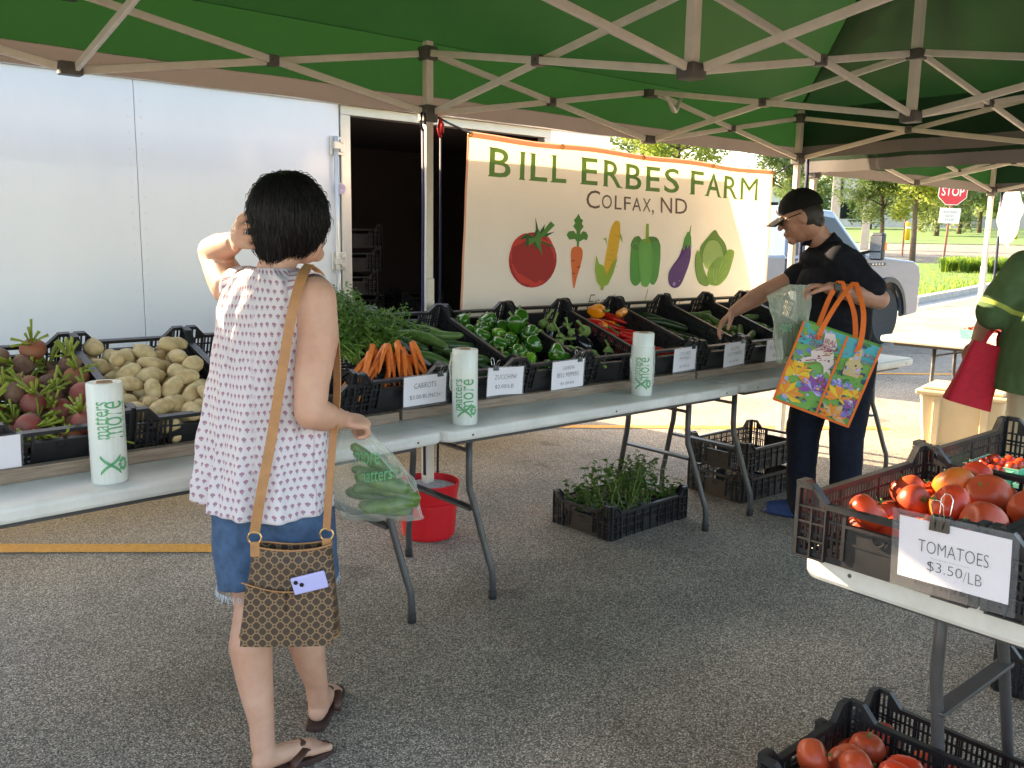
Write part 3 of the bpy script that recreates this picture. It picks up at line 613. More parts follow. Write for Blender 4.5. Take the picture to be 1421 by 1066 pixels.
art('printed_tomato', [('dred', ell(.787, 1.335, .165, .148, 28), 0), ('red', [(.63, 1.35), (.65, 1.43), (.72, 1.475), (.80, 1.46), (.88, 1.465), (.93, 1.40), (.935, 1.33), (.90, 1.25), (.83, 1.195), (.75, 1.195), (.67, 1.25)], 1),
  ('dleaf', [(.78, 1.46), (.73, 1.475), (.68, 1.44), (.73, 1.448), (.72, 1.40), (.775, 1.44), (.80, 1.385), (.82, 1.435), (.93, 1.40), (.86, 1.455), (.93, 1.49), (.85, 1.475), (.86, 1.53), (.82, 1.48), (.79, 1.56), (.795, 1.50)], 0),
  ('leaf', [(.785, 1.455), (.745, 1.45), (.75, 1.41), (.79, 1.435), (.85, 1.36), (.83, 1.43), (.89, 1.42), (.85, 1.46), (.93, 1.525), (.90, 1.545), (.83, 1.475), (.815, 1.50), (.80, 1.47)], 0)])
art('printed_carrot', [('leaf', [(1.095, 1.40), (1.11, 1.40), (1.112, 1.44), (1.145, 1.455), (1.17, 1.45), (1.18, 1.475), (1.165, 1.495), (1.14, 1.5), (1.118, 1.48), (1.12, 1.5), (1.145, 1.525), (1.13, 1.54), (1.14, 1.56), (1.12, 1.57), (1.105, 1.595), (1.09, 1.575), (1.07, 1.56), (1.08, 1.54), (1.065, 1.525), (1.09, 1.5), (1.09, 1.48), (1.07, 1.5), (1.035, 1.495), (1.02, 1.475), (1.04, 1.45), (1.08, 1.455), (1.095, 1.44)], 0),
  ('carrot', [(1.052, 1.37), (1.06, 1.403), (1.095, 1.415), (1.13, 1.405), (1.14, 1.37), (1.125, 1.31), (1.10, 1.24), (1.085, 1.185), (1.075, 1.19), (1.065, 1.25), (1.055, 1.32)], 1), ('dred', [(1.055, 1.335), (1.08, 1.34), (1.08, 1.334), (1.055, 1.329)], 0), ('dred', [(1.10, 1.30), (1.125, 1.306), (1.124, 1.30), (1.10, 1.294)], 0), ('dred', [(1.062, 1.265), (1.083, 1.268), (1.083, 1.262), (1.063, 1.259)], 0)])
corn = [('corn', [(1.31, 1.30), (1.335, 1.42), (1.36, 1.52), (1.39, 1.565), (1.425, 1.56), (1.435, 1.51), (1.43, 1.42), (1.405, 1.33), (1.37, 1.26), (1.33, 1.25)], 1)]
for k in range(7):
    a = 1.32+k*.028; corn.append(('cornd', [(1.318+k*.011, a), (1.415+k*.004 if k < 5 else 1.43, a-.012), (1.415+k*.004 if k < 5 else 1.43, a-.015), (1.318+k*.011, a-.003)], 0))
corn += [('husk', [(1.24, 1.37), (1.235, 1.29), (1.25, 1.22), (1.285, 1.185), (1.34, 1.20), (1.385, 1.27), (1.42, 1.36), (1.375, 1.32), (1.335, 1.25), (1.30, 1.31), (1.265, 1.32)], 0), ('husk', [(1.285, 1.19), (1.28, 1.172), (1.3, 1.168), (1.31, 1.19)], 0), ('husk', [(1.43, 1.47), (1.455, 1.44), (1.447, 1.475), (1.43, 1.50)], 0), ('husk', [(1.318, 1.47), (1.29, 1.46), (1.31, 1.455), (1.328, 1.42)], 0)]
art('printed_corn', corn)
art('printed_pepper', [('leaf', [(1.53, 1.42), (1.55, 1.47), (1.60, 1.485), (1.64, 1.46), (1.70, 1.485), (1.77, 1.475), (1.795, 1.41), (1.70, 1.40), (1.60, 1.40)], 1), ('pep', [(1.527, 1.38), (1.54, 1.44), (1.58, 1.45), (1.62, 1.42), (1.625, 1.25), (1.60, 1.20), (1.56, 1.195), (1.53, 1.24)], 1), ('pep', [(1.70, 1.42), (1.75, 1.46), (1.79, 1.43), (1.797, 1.36), (1.78, 1.25), (1.745, 1.20), (1.71, 1.205), (1.69, 1.25)], 1),
  ('pepl', [(1.595, 1.38), (1.61, 1.45), (1.65, 1.47), (1.70, 1.45), (1.73, 1.38), (1.72, 1.26), (1.69, 1.195), (1.65, 1.185), (1.615, 1.22)], 1), ('husk', [(1.63, 1.44), (1.66, 1.475), (1.66, 1.56), (1.685, 1.56), (1.69, 1.475), (1.715, 1.44), (1.67, 1.45)], 0)])
art('printed_eggplant', [('pur', [(2.02, 1.43), (2.06, 1.46), (2.10, 1.43), (2.105, 1.36), (2.07, 1.27), (2.01, 1.19), (1.94, 1.175), (1.89, 1.205), (1.885, 1.265), (1.93, 1.32), (1.99, 1.37)], 1), ('purl', [(2.055, 1.345), (2.068, 1.34), (2.045, 1.27), (2.01, 1.22), (1.995, 1.222), (2.03, 1.275)], 1), ('purl', ell(1.945, 1.2, .016, .012), 0),
  ('pep', [(2.015, 1.42), (2.03, 1.48), (2.06, 1.525), (2.085, 1.525), (2.10, 1.49), (2.108, 1.42), (2.085, 1.45), (2.07, 1.415), (2.05, 1.45), (2.035, 1.405)], 0), ('leaf', [(2.075, 1.52), (2.088, 1.565), (2.094, 1.565), (2.09, 1.52)], 0)])
art('printed_cabbage', [('cabd', [(2.20, 1.42), (2.28, 1.50), (2.35, 1.545), (2.40, 1.51), (2.47, 1.46), (2.49, 1.40), (2.42, 1.36), (2.25, 1.33)], 1), ('cabd', [(2.155, 1.38), (2.16, 1.28), (2.21, 1.20), (2.31, 1.19), (2.25, 1.3), (2.2, 1.4)], 1), ('cabl', [(2.235, 1.38), (2.28, 1.465), (2.37, 1.475), (2.43, 1.43), (2.45, 1.36), (2.38, 1.29), (2.27, 1.30)], 1),
  ('cab', [(2.17, 1.41), (2.22, 1.37), (2.25, 1.30), (2.29, 1.21), (2.31, 1.19), (2.22, 1.20), (2.17, 1.27)], 1), ('cab', [(2.57, 1.41), (2.55, 1.32), (2.49, 1.23), (2.40, 1.185), (2.30, 1.20), (2.285, 1.25), (2.31, 1.31), (2.39, 1.365), (2.47, 1.38), (2.50, 1.42)], 1)] +
  [('cabl', [(2.36, 1.20), (2.366, 1.20), (a, b), (a-.006, b)], 0) for a, b in ((2.35, 1.30), (2.40, 1.33), (2.45, 1.345), (2.49, 1.33), (2.5, 1.29))])
# ------------------------------------------------------------------ folding tables
def table(name, label, loc, rz, L_=1.82, W_=.76, Hh=.74, legs=None, group='folding tables', up=.2, ft=.305, th=.045, yc=0):
    t = empty(name, loc, rz); tag(t, label, 'table', group); r = .055; pts = []
    for cx, cy, a0 in ((L_/2-r, W_/2-r, 0), (-L_/2+r, W_/2-r, 90), (-L_/2+r, -W_/2+r, 180), (L_/2-r, -W_/2+r, 270)):
        for k in range(6): a = R(a0+k*18); pts.append((cx+r*math.cos(a), cy+r*math.sin(a), Hh-th))
    MB().prism(pts, (0, 0, th)).build('table_top', M['table'], t, bevel=.012)
    rim = MB(); rim.bx(-L_/2+.1, L_/2-.1, -W_/2+.06, W_/2-.06, Hh-th-.025, Hh-th-.003); rim.build('underframe', M['leg'], t)
    for sx, x in (legs or ((-1, -L_/2+.28), (1, L_/2-.24))):
        for sy in (-1, 1):
            p = [(x+a*.045, yc+sy*(up+(ft-up)*b), z) for a, b, z in ((0, 0, Hh-.06), (0, 0, .5), (0, .05, .44), (.2, .24, .38), (.78, .81, .17), (.93, .98, .12), (1, 1, .07), (1, 1, .015))]
            lg = MB().tube(p, .0145, 10).build('leg', M['leg'], t, True)
            MB().tube([(x+.045, yc+sy*ft, 0), (x+.045, yc+sy*ft, .035)], .0175, 10).build('foot_cap', M['rubber'], lg, True)
        MB().bar((x+.012, yc-up-.015, .36), (x+.012, yc+up+.015, .36), .012, .042, upv=(1, 0, 0)).build('cross_bar', M['leg'], t, bevel=.003)
        MB().bar((x, yc-up, .60), (x, yc+up, .60), .012, .024, upv=(1, 0, 0)).build('upper_bar', M['leg'], t, bevel=.003)
        MB().bar((x, 0, .6), (x-sx*.36, 0, Hh-.06), .024, .012).build('brace', M['leg'], t, bevel=.003)
    scw = MB()
    for x in (-L_/2+.13, 0, L_/2-.13): scw.tube([(x, -W_/2-.001, Hh-.025), (x, -W_/2+.004, Hh-.025)], .005, 8)
    scw.build('screw_head', M['joint'], t)
    return t
table('folding_table', 'white folding table under the beets and potatoes beside the woman', (-1.475, -.575, 0), .055, legs=((-1, -.86), (1, .76)))
table('folding_table', 'white folding table under the carrots and green peppers', (.345, -.542, 0), 0, legs=((-1, -.66), (1, .72)))
table('folding_table', 'white folding table in front of the man in the black cap', (2.18, -.53, 0), 0, legs=((-1, -.72), (1, .74)))
table('folding_table', 'white folding table holding the tomato crates and price card', (-.25, -3.33, 0), R(-90), legs=((-1, -.67), (1, .66)), up=.19, ft=.2, th=.062, yc=.045)
table('folding_table', 'sunlit white folding table under the second canopy', (4.6, -.98, 0), R(-88), legs=((-1, -.55), (1, .66)))
def plank(label, x0, x1, y, z0=.7405, rz=0, d=.038, h=.04):
    o = MB().box((0, 0, h/2), (x1-x0, d, h)).build('wooden_plank', M['wood'], None, loc=((x0+x1)/2, y, z0), bevel=.003); o.rotation_euler.z = rz; tag(o, label, 'plank', 'planks under the crates'); return o
plank('weathered wooden plank in front of the beet and potato crates', -2.37, -.6, -.70, rz=.05)
plank('weathered wooden plank along the front of the carrot and pepper crates', -.575, 1.215, -.632, d=.05)
plank('weathered wooden plank under the cucumber crates by the man', 1.235, 3.05, -.632, d=.05)
plank('tall wooden riser behind the beet and potato crates', -2.3, -.62, -.20, h=.115, rz=.05)
plank('tall wooden riser behind the carrot and pepper crates', -.55, 1.2, -.20, h=.165)
plank('tall wooden riser behind the cucumber crates', 1.25, 3.0, -.20, h=.165)

# ------------------------------------------------------------------ crates
CW, CL, CH, CD = .392, .60, .175, .138        # width, length, corner height, height of the dipped rim
def wall_mesh(Lw, handle, name, seed):
    """one crate wall, lying along x, outside face at y=0 (towards -y)"""
    mb = MB(); t = .005; h = Lw/2; cz = .075
    mb.bx(-h+.002, h-.002, 0, t, .004, .02)                       # bottom rail
    mb.bx(-h+cz, h-cz, -.009, t+.004, CD-.012, CD)                # dipped rim
    for s in (-1, 1):                                             # sloping rim up to the corners
        mb.bar((s*(h-cz+.001), (t-.005)/2, CD-.006), (s*(h-.035), (t-.005)/2, CH-.006), .018, .012, upv=(0, 1, 0)) if False else None
        a = Vector((s*(h-cz), 0, CD)); b = Vector((s*(h-.04), 0, CH))
        P = [a+Vector((0, -.0085, -.012)), a+Vector((0, -.0085, 0)), b+Vector((0, -.0085, 0)), b+Vector((0, -.0085, -.012))]
        mb.prism(P if s > 0 else P[::-1], (0, .017, 0))
        mb.bx(*sorted((s*(h-.04), s*(h-.003))), -.009, t+.004, CH-.012, CH)
        mb.bx(*sorted((s*(h-.012), s*(h-.003))), 0, t, .02, CH-.012)
        # solid web below the slope
        q = Vector((s*(h-.045), 0, CD-.01))
        mb.prism([Vector((s*(h-cz), .001, CD-.012)), Vector((s*(h-.04), .001, CD-.012)), Vector((s*(h-.04), .001, CH-.012))][::s], (0, t-.002, 0))
    zs = (.058, .096)
    for z in zs: mb.bx(-h+.012, h-.012, -.001, t-.001, z, z+.006)
    pan = .075 if handle else .045
    mb.bx(-pan, pan, .0005, t-.0005, .02, .096 if handle else .075)            # plain panel
    if handle:
        mb.bx(-pan-.008, -pan, -.005, t+.002, .02, CD-.012); mb.bx(pan, pan+.008, -.005, t+.002, .02, CD-.012); mb.bx(-pan, pan, -.006, t+.004, .096, .102)
        mb.tube([(.014*math.cos(a), -.003, .088-.014*math.sin(a)) for a in [math.pi*k/8 for k in range(9)]], .0022, 5)
    x = -h+.022
    while x < h-.02:
        if abs(x) > pan+.01: mb.bx(x-.003, x+.003, .0006, t-.0006, .02, (CH-.012 if abs(x) > h-.04 else CD-.012))
        elif not handle: mb.bx(x-.003, x+.003, .0006, t-.0006, .075, CD-.012)
        x += .0132
    # outside ribs
    for s in (-1, 1):
        for k in range(3): mb.bx(*sorted((s*(h-.004-k*.034), s*(h-.008-k*.034))), -.009, 0, .004, CH-.014 if k < 1 else CD-.014)
        for z in (.004, .045, .085, .12): mb.bx(*sorted((s*(h-.076), s*(h-.003))), -.0085, 0, z, z+.004)
    if not handle:
        for k in range(-3, 4): mb.bx(k*.06-.002, k*.06+.002, -.007, 0, .004, CD-.013)
    return mb.mesh(name, M['crate'])
WL, WS = wall_mesh(CL, False, 'long_wall', 1), wall_mesh(CW, True, 'short_wall', 2)
bm_ = MB(); bm_.bx(-CW/2+.006, CW/2-.006, -CL/2+.006, -CL/2+.03, .003, .009).bx(-CW/2+.006, CW/2-.006, CL/2-.03, CL/2-.006, .003, .009)
for k in range(13): x = -CW/2+.02+k*(CW-.04)/12; bm_.bx(x-.005, x+.005, -CL/2+.03, CL/2-.03, .004, .008)
for k in range(19): y = -CL/2+.04+k*(CL-.08)/18; bm_.bx(-CW/2+.006, CW/2-.006, y-.005, y+.005, .0035, .0085)
BASE = bm_.mesh('base', M['crate'])
def crate(label, M_, group=None, cat='crate'):
    """M_ places the crate's bottom centre; x across, y along the long side"""
    c = empty('produce_crate', M=M_); tag(c, label, cat, group)
    for nm, me, x, y, rz in (('short_wall', WS, 0, -CL/2, 0), ('short_wall', WS, 0, CL/2, 180), ('long_wall', WL, CW/2, 0, 90), ('long_wall', WL, -CW/2, 0, -90)):
        o = link(nm, me, c, (x, y, 0)); o.rotation_euler = (0, 0, R(rz))
    link('base', BASE, c); return c
def MT(x, y, z, rz=0, rx=0): return Matrix.Translation((x, y, z)) @ Matrix.Rotation(R(rz), 4, 'Z') @ Matrix.Rotation(R(rx), 4, 'X') @ Matrix.Translation((0, CL/2, 0))
TILT = 18.3; PITCH_C = .3955
row = {}
for i, (k, lb) in enumerate((('beet', 'black crate of beets at the near end of the left table'), ('potato', 'black crate of pale potatoes beside the beets'), ('spare', 'black crate hidden behind the woman between potatoes and carrots'))):
    row[k] = MT(-1.79+i*.4, -.66+i*.012, .745, 2, TILT-.5); crate(lb, row[k], 'crates in the sloping row')
for i, (k, lb) in enumerate((('carrot', 'black crate of carrot bunches behind the first price card'), ('zucchini', 'black crate of zucchini next to the carrots'), ('gpepper', 'black crate of green bell peppers in front of the banner'),
    ('eggplant', 'black crate of dark eggplants with green stalks'), ('cpepper', 'black crate of red and orange peppers'), ('scuc', 'black crate of dark slicing cucumbers in deep shade'), ('cuc', 'black crate of cucumbers the man reaches into'),
    ('cuc2', 'black crate behind the bags the man holds'), ('last', 'last black crate of the sloping row, beyond the man'))):
    row[k] = MT(-.8+PITCH_C*(i+.5)+random.uniform(-.004, .004), -.63+random.uniform(-.012, .008), .7825, random.uniform(-1, 1), TILT+random.uniform(-.5, .5)); crate(lb, row[k], 'crates in the sloping row')
FL = MT(.595+.30, -.655+.19, 0, 92) @ Matrix.Translation((0, -CL/2, 0)); row['seedling'] = FL; crate('black crate of leafy seedlings on the asphalt under the table', FL)
row['floor1'] = Matrix.Translation((1.86, -.36, 0)) @ Matrix.Rotation(R(0), 4, 'Z'); row['floor2'] = Matrix.Translation((1.87, -.35, .173)) @ Matrix.Rotation(R(1.5), 4, 'Z')
row['floor1'] = Matrix.Translation((1.95, -.50, 0)) @ Matrix.Rotation(R(88), 4, 'Z'); row['floor2'] = Matrix.Translation((1.955, -.495, .169)) @ Matrix.Rotation(R(90), 4, 'Z')
crate('lower of two black crates stacked on the asphalt beside the man', row['floor1'], 'stacked crates'); crate('upper of two black crates stacked on the asphalt beside the man', row['floor2'], 'stacked crates')
TX = Matrix.Translation((-.37, -2.63, .7405)) @ Matrix.Rotation(R(90), 4, 'Z'); row['tom1'] = TX; crate('black crate of large red tomatoes with the price card clipped on', TX)
row['tom2'] = Matrix.Translation((-.365, -3.04, .7405)) @ Matrix.Rotation(R(91), 4, 'Z'); crate('black crate of tomatoes nearest the camera on the tomato table, cut by the frame', row['tom2'])
row['cherry'] = Matrix.Translation((.25, -2.58, .7405)) @ Matrix.Rotation(R(90), 4, 'Z'); 
row['cherry'] = Matrix.Translation((.245, -2.60, .7405)) @ Matrix.Rotation(R(90), 4, 'Z'); crate('black crate behind the tomatoes holding teal baskets of small tomatoes', row['cherry'])
row['low1'] = Matrix.Translation((-.615, -2.77, .14)) @ Matrix.Rotation(R(1), 4, 'Z'); crate('upper black crate of red tomatoes below the tomato table, nearest the camera', row['low1'])
row['low2'] = Matrix.Translation((-.212, -2.655, 0)) @ Matrix.Rotation(R(-1), 4, 'Z') @ Matrix.Diagonal((.80, 1, 1, 1)); crate('lower black crate of tomatoes behind the table leg on the ground', row['low2'])
row['low3'] = Matrix.Translation((.86, -2.645, 0)) @ Matrix.Rotation(R(90), 4, 'Z'); crate('empty black crate on the asphalt deep under the tomato table', row['low3'])
pl_ = empty('wooden_pallet', (-.645, -2.8, 0)); tag(pl_, 'low wooden pallet under the upper tomato crate on the ground', 'pallet')
for k in range(6): MB().box((0, -.26+k*.104, .129), (.36, .08, .02)).build('slat', M['wood'], pl_)
for x in (-.14, .14): MB().box((x, 0, .0592), (.05, .6, .1185)).build('runner', M['wood'], pl_)
# dim crates inside the trailer
for i, (x, y, z, lb) in enumerate(((.42, 1.45, .502, 'lowest black crate in the stack inside the trailer door'), (.42, 1.45, .672, 'second black crate in the stack inside the trailer door'), (.43, 1.45, .842, 'third black crate in the stack inside the trailer door'), (.41, 1.46, 1.012, 'fourth black crate in the stack inside the trailer door'), (.42, 1.45, 1.182, 'fifth black crate in the stack inside the trailer door'), (.43, 1.45, 1.352, 'topmost black crate in the stack inside the trailer door'), (1.0, 1.5, .502, 'lower black crate in the short stack inside the trailer'), (1.0, 1.5, .672, 'middle black crate in the short stack inside the trailer'), (1.01, 1.49, .842, 'upper black crate in the short stack inside the trailer'))):
    crate(lb, Matrix.Translation((x+.45, y+1.0, z)) @ Matrix.Rotation(R(3*(i % 3)-2), 4, 'Z'), 'crates inside the trailer')
# ------------------------------------------------------------------ produce
rp = random.Random(11)
def nz3(v, s, k): return noise.noise(Vector(v)*s+Vector((k*7.3, k*3.1, k)))
def var_mesh(name, fn, n, mats): return [fn(i).mesh(name, mats[i % len(mats)] if isinstance(mats, list) else mats, True) for i in range(n)]
def potato_mb(i):
    b = MB().ball((0, 0, 0), (.029, .038+.006*(i % 3), .026), None, 14, 9); b.map(lambda v: v*(1+.28*nz3(v, 22, i+1)+.1*nz3(v, 60, i))); return b
POT = var_mesh('potato', potato_mb, 5, M['potato'])
def round_mb(r, h, lob, amp, dim, i, n=15, seg=18, tail=0):
    pr = []
    for k in range(n):
        a = -math.pi/2+math.pi*k/(n-1); rr = r*math.cos(a)**.85 if k not in (0, n-1) else .0; z = h*math.sin(a)
        pr.append((max(rr, 1e-7 if k in (0, n-1) else .001), z-dim*max(0, math.sin(a))**8))
    if tail: pr = [(1e-7, -h-tail), (.0015, -h-tail*.6), (.004, -h-tail*.15)]+pr[1:]
    b = MB().lathe(pr, seg, fn=lambda p, a, t: Vector((p.x*(1+amp*math.cos(lob*a+i)), p.y*(1+amp*math.cos(lob*a+i)), p.z))); b.map(lambda v: v*(1+.1*nz3(v, 18, i))); return b
BEET = [round_mb(.036+.004*(i % 3), .033, 3, .02, .0, i, tail=.03).mesh('root', (M['beet'], M['beetr'], M['beeto'], M['beet'], M['beeto'])[i], True) for i in range(5)]
def stub_mb(i):
    b = MB(); r_ = random.Random(i)
    for k in range(10):
        a = r_.random()*6.28; t = r_.uniform(.2, 1.15); L_ = r_.uniform(.035, .08); d = Vector((math.sin(t)*math.cos(a), math.sin(t)*math.sin(a), math.cos(t))); p = Vector((.008*math.cos(a), .008*math.sin(a), .028))
        b.tube([p, p+d*L_*.5+Vector((0, 0, .004)), p+d*L_], [.004, .0052, .0068], 6, flat=.6)
    return b
STUB = var_mesh('leaf_stub', stub_mb, 4, M['beetleaf'])
def long_mb(L_, r, bend, i, neck=.6, tip=.5):
    n = 9; pts = []; rs = []
    for k in range(n+2):
        t = min(1, max(0, (k-.5)/n)) if 0 < k < n+1 else (0 if k == 0 else 1); y = (t-.5)*L_
        pts.append((bend*math.sin(math.pi*t), y, .3*bend*math.sin(2*math.pi*t+i)))
        rs.append(r*(.15 if k in (0, n+1) else (neck+(1-neck)*min(1, t*2.2) if t < .5 else tip+(1-tip)*min(1, (1-t)*2.4))))
    return MB().tube(pts, rs, 12)
ZUC = [long_mb(.19+.02*i, .023+.002*(i % 2), .012*(i-1.5), i).mesh('body', M['zucl'] if i == 3 else M['zuc'], True) for i in range(4)]
ZST = MB().tube([(0, 0, 0), (0, -.03, .002)], [.010, .013], 6).mesh('stem', M['stem'], True)
CUC = [long_mb(.13+.012*i, .019, .006*(i-1), i, .75, .7).mesh('cucumber', M['cuc'], True) for i in range(4)]
CUD = [long_mb(.2+.012*i, .022, .008*(i-1), i, .75, .7).mesh('cucumber', M['cucd'], True) for i in range(3)]; CUY = long_mb(.19, .02, .01, 1, .75, .7).mesh('cucumber', M['cucy'], True)
def pep_mb(i):
    n = 14; pr = []
    for k in range(n):
        t = k/(n-1); rr = .040*(math.sin(math.pi*min(1, t*.98+.02))**.45)*(.72+.28*t); z = -.045+.09*t-(.014 if t > .9 else 0)*(t-.9)*10
        pr.append((1e-7 if k in (0, n-1) else rr*(1 if t < .93 else .62), z))
    b = MB().lathe(pr, 20, fn=lambda p, a, t: Vector((p.x*(1+.13*math.cos((3+i % 2)*a+i)), p.y*(1+.13*math.cos((3+i % 2)*a+i)), p.z+.006*math.cos((3+i % 2)*a+i)*(1 if t < .3 else -.4)))); b.map(lambda v: v*(1+.14*nz3(v, 14, i))); return b
PEP = [pep_mb(i).mesh('body', M['gpepl'] if i == 4 else M['gpep'], True) for i in range(5)]
PST = MB().tube([(0, 0, .03), (.002, 0, .045), (.008, .002, .06)], [.009, .005, .006], 7).mesh('stem', M['stem'], True)
EGG = [MB().lathe([(1e-7, -.09), (.02, -.087), (.036, -.07), (.042, -.045), (.038, -.01), (.028, .03), (.022, .06), (.012, .07), (1e-7, .072)], 18).mesh('body', M['egg'], True)]
def egs(i):
    b = MB().lathe([(1e-7, .078), (.012, .075), (.024, .062), (.030, .045)], 12, fn=lambda p, a, t: Vector((p.x, p.y, p.z-(.014*math.cos(5*a) if t > .9 else 0)))); b.tube([(0, 0, .07), (.005, 0, .095), (.02, .006*i, .115), (.032, .01*i, .135)], [.009, .007, .006, .008], 7); return b
EGS = var_mesh('stalk', egs, 3, M['stem'])
RPE = [long_mb(.15, .02, .016*(i-1), i, .9, .2).mesh('body', (M['rpep'], M['rpep'], M['opep'])[i], True) for i in range(3)]; OPB = pep_mb(3).mesh('body', M['opep'], True); RPB = pep_mb(2).mesh('body', M['rpep'], True)
RST = MB().tube([(0, -.072, 0), (0, -.09, .004), (.006, -.105, .008)], [.008, .004, .004], 6).mesh('stem', M['stem'], True)
TOM = [round_mb((.046, .042, .05, .044, .047)[i], (.036, .036, .038, .034, .042)[i], (5, 4, 3, 6, 2)[i], (.03, .02, .05, .03, .05)[i], .008, i, 15, 22).mesh('body', (M['tom'], M['tomd'], M['tomo'], M['tom'], M['tomd'])[i], True) for i in range(5)]
def cal(i):
    b = MB()
    for k in range(5):
        a = k*1.257+i; d = Vector((math.cos(a), math.sin(a), 0)); s = Vector((-d.y, d.x, 0)); b.add([d*.003-s*.003+Vector((0, 0, .031)), d*.003+s*.003+Vector((0, 0, .031)), d*.013+Vector((0, 0, .034))], [(0, 1, 2)])
    b.tube([(0, 0, .028), (.002, 0, .042)], .0025, 6); return b
CAL = var_mesh('calyx', cal, 2, M['calyx']); CHER = MB().ball((0, 0, 0), .014, None, 12, 8).mesh('cherry_tomato', M['tom'], True)
CAR = [MB().tube([(0, 0, 0), (0, .006, 0), (.003*i-.004, .05, .003), (.006*i-.008, .1, .002), (.008*i-.01, .135+.012*i, 0), (.01*i-.012, .165+.012*i, -.003)], [.006, .0125, .0115, .009, .005, .0012], 10).mesh('carrot', M['carrot'], True) for i in range(4)]

ORD = ['first', 'second', 'third', 'fourth', 'fifth', 'sixth', 'seventh', 'eighth', 'ninth', 'tenth', 'eleventh', 'twelfth', 'thirteenth', 'fourteenth', 'fifteenth', 'sixteenth']+['%dth' % k for k in range(17, 60)]
TURN = dict(rk=lambda x, y: -y, ck=lambda x, y: -x)
def heap(M_, n, kinds, label, cat, group, name, region=(-.17, .17, -.265, .265), z0=.012, flat=None, axis=None, tries=9, profile=None, zmax=.2, seed=1, sq=.84, rk=lambda x, y: y, ck=lambda x, y: x, where=('front', 'second', 'third', 'fourth', 'rear')):
    """lets pieces settle one by one into the crate M_; kinds: list of (weight, meshes, spheres, children, tilt)"""
    rr = random.Random(seed); placed = []; out = []
    for i in range(n):
        kd = rr.choices(kinds, [k[0] for k in kinds])[0]; me = rr.choice(kd[1]); best = None; sc = rr.uniform(.88, 1.12)
        for t in range(tries):
            x, y = rr.uniform(region[0], region[1]), rr.uniform(region[2], region[3]); yaw = rr.uniform(0, 6.28) if axis is None else axis+rr.uniform(-.3, .3)+(math.pi if rr.random() < .5 else 0)
            ca, sa = math.cos(yaw), math.sin(yaw); sp = [((x+(ox*ca-oy*sa)*sc), (y+(ox*sa+oy*ca)*sc), r*sc) for ox, oy, r in kd[2]]
            if any(abs(a) > .192-r*.9 or abs(b) > .294-r*.9 for a, b, r in sp): continue
            z = max(z0+r*.9 for a, b, r in sp)
            for a, b, r in sp:
                for (pa, pb, pz, pr) in placed:
                    dd = (a-pa)**2+(b-pb)**2; q = ((r+pr)**2)*sq-dd
                    if q > 0: z = max(z, pz+math.sqrt(q))
            score = z-(profile(x, y) if profile else 0)
            if best is None or score < best[0]: best = (score, x, y, z, yaw, sp)
        if best is None or best[3] > zmax: continue
        _, x, y, z, yaw, sp = best; placed += [(a, b, z, r) for a, b, r in sp]
        o = link(name, me); tl = kd[4]
        rot = Matrix.Rotation(yaw, 4, 'Z') @ Matrix.Rotation(rr.uniform(-tl, tl), 4, 'X') @ Matrix.Rotation(rr.uniform(-tl, tl), 4, 'Y') if axis is None or tl > .3 else Matrix.Rotation(yaw, 4, 'Z') @ Matrix.Rotation(rr.uniform(-.06, .06), 4, 'X') @ Matrix.Rotation(rr.uniform(0, 6.28), 4, 'Y')
        o.matrix_world = M_ @ Matrix.Translation((x, y, z)) @ rot @ Matrix.Scale(sc, 4); tag(o, label, cat, group)
        for cm in kd[3]:
            if cm: link(rr.choice(cm).name.split('.')[0] if isinstance(cm, list) else cm.name.split('.')[0], rr.choice(cm) if isinstance(cm, list) else cm, o)
        out.append((o, x, y, z))
    top = [q for q in out if not any(p[3]-q[3] > .018 and (p[1]-q[1])**2+(p[2]-q[2])**2 < .034**2 for p in out)]; ids = {id(q[0]) for q in top}
    for q in out:
        if id(q[0]) not in ids: q[0]['label'] = label+', buried under the others'
    top.sort(key=lambda q: rk(q[1], q[2])); nr = 5 if len(top) > 18 else (3 if len(top) > 7 else 1); per = -(-len(top)//nr)
    for r_ in range(nr):
        for j, q in enumerate(sorted(top[r_*per:(r_+1)*per], key=lambda q: ck(q[1], q[2]))): q[0]['label'] = label+', '+(where[r_] if nr == 5 else ('front', 'middle', 'rear')[r_] if nr == 3 else 'top')+' row, '+ORD[j]+' from left'
    return [q[0] for q in out]
pr_back = lambda x, y: .03*(y+.3)
heap(row['beet'], 44, [(1, BEET, [(0, 0, .038)], [STUB], 1.5)], 'dusty beet in the leftmost crate', 'beet', 'beets in the leftmost crate', 'beet', z0=.02, seed=4, profile=pr_back, zmax=.155)
heap(row['potato'], 100, [(1, POT, [(0, 0, .031)], [], .6)], 'pale potato in the crate beside the beets', 'potato', 'potatoes in the second crate', 'potato', seed=5, profile=pr_back, zmax=.15)
heap(row['spare'], 30, [(1, POT, [(0, 0, .036)], [], .6)], 'potato in the crate behind the woman', 'potato', 'potatoes behind the woman', 'potato', seed=8)
heap(row['zucchini'], 22, [(1, ZUC, [(0, -.07, .023), (0, -.02, .024), (0, .03, .024), (0, .075, .023)], [ZST], .1)], 'dark zucchini in the crate beside the carrots', 'zucchini', 'zucchini in their crate', 'zucchini', axis=.9, seed=6, profile=pr_back, zmax=.17)
heap(row['gpepper'], 46, [(1, PEP, [(0, 0, .040)], [PST], 1.6)], 'shiny green bell pepper in the pepper crate', 'pepper', 'green bell peppers in their crate', 'green_pepper', seed=7, profile=pr_back, zmax=.175)
heap(row['eggplant'], 15, [(1, EGG, [(0, 0, .041)], [EGS], 1.2)], 'black eggplant with green stalk', 'eggplant', 'eggplants in their crate', 'eggplant', seed=9, zmax=.12, region=(-.13, .13, -.2, .22))
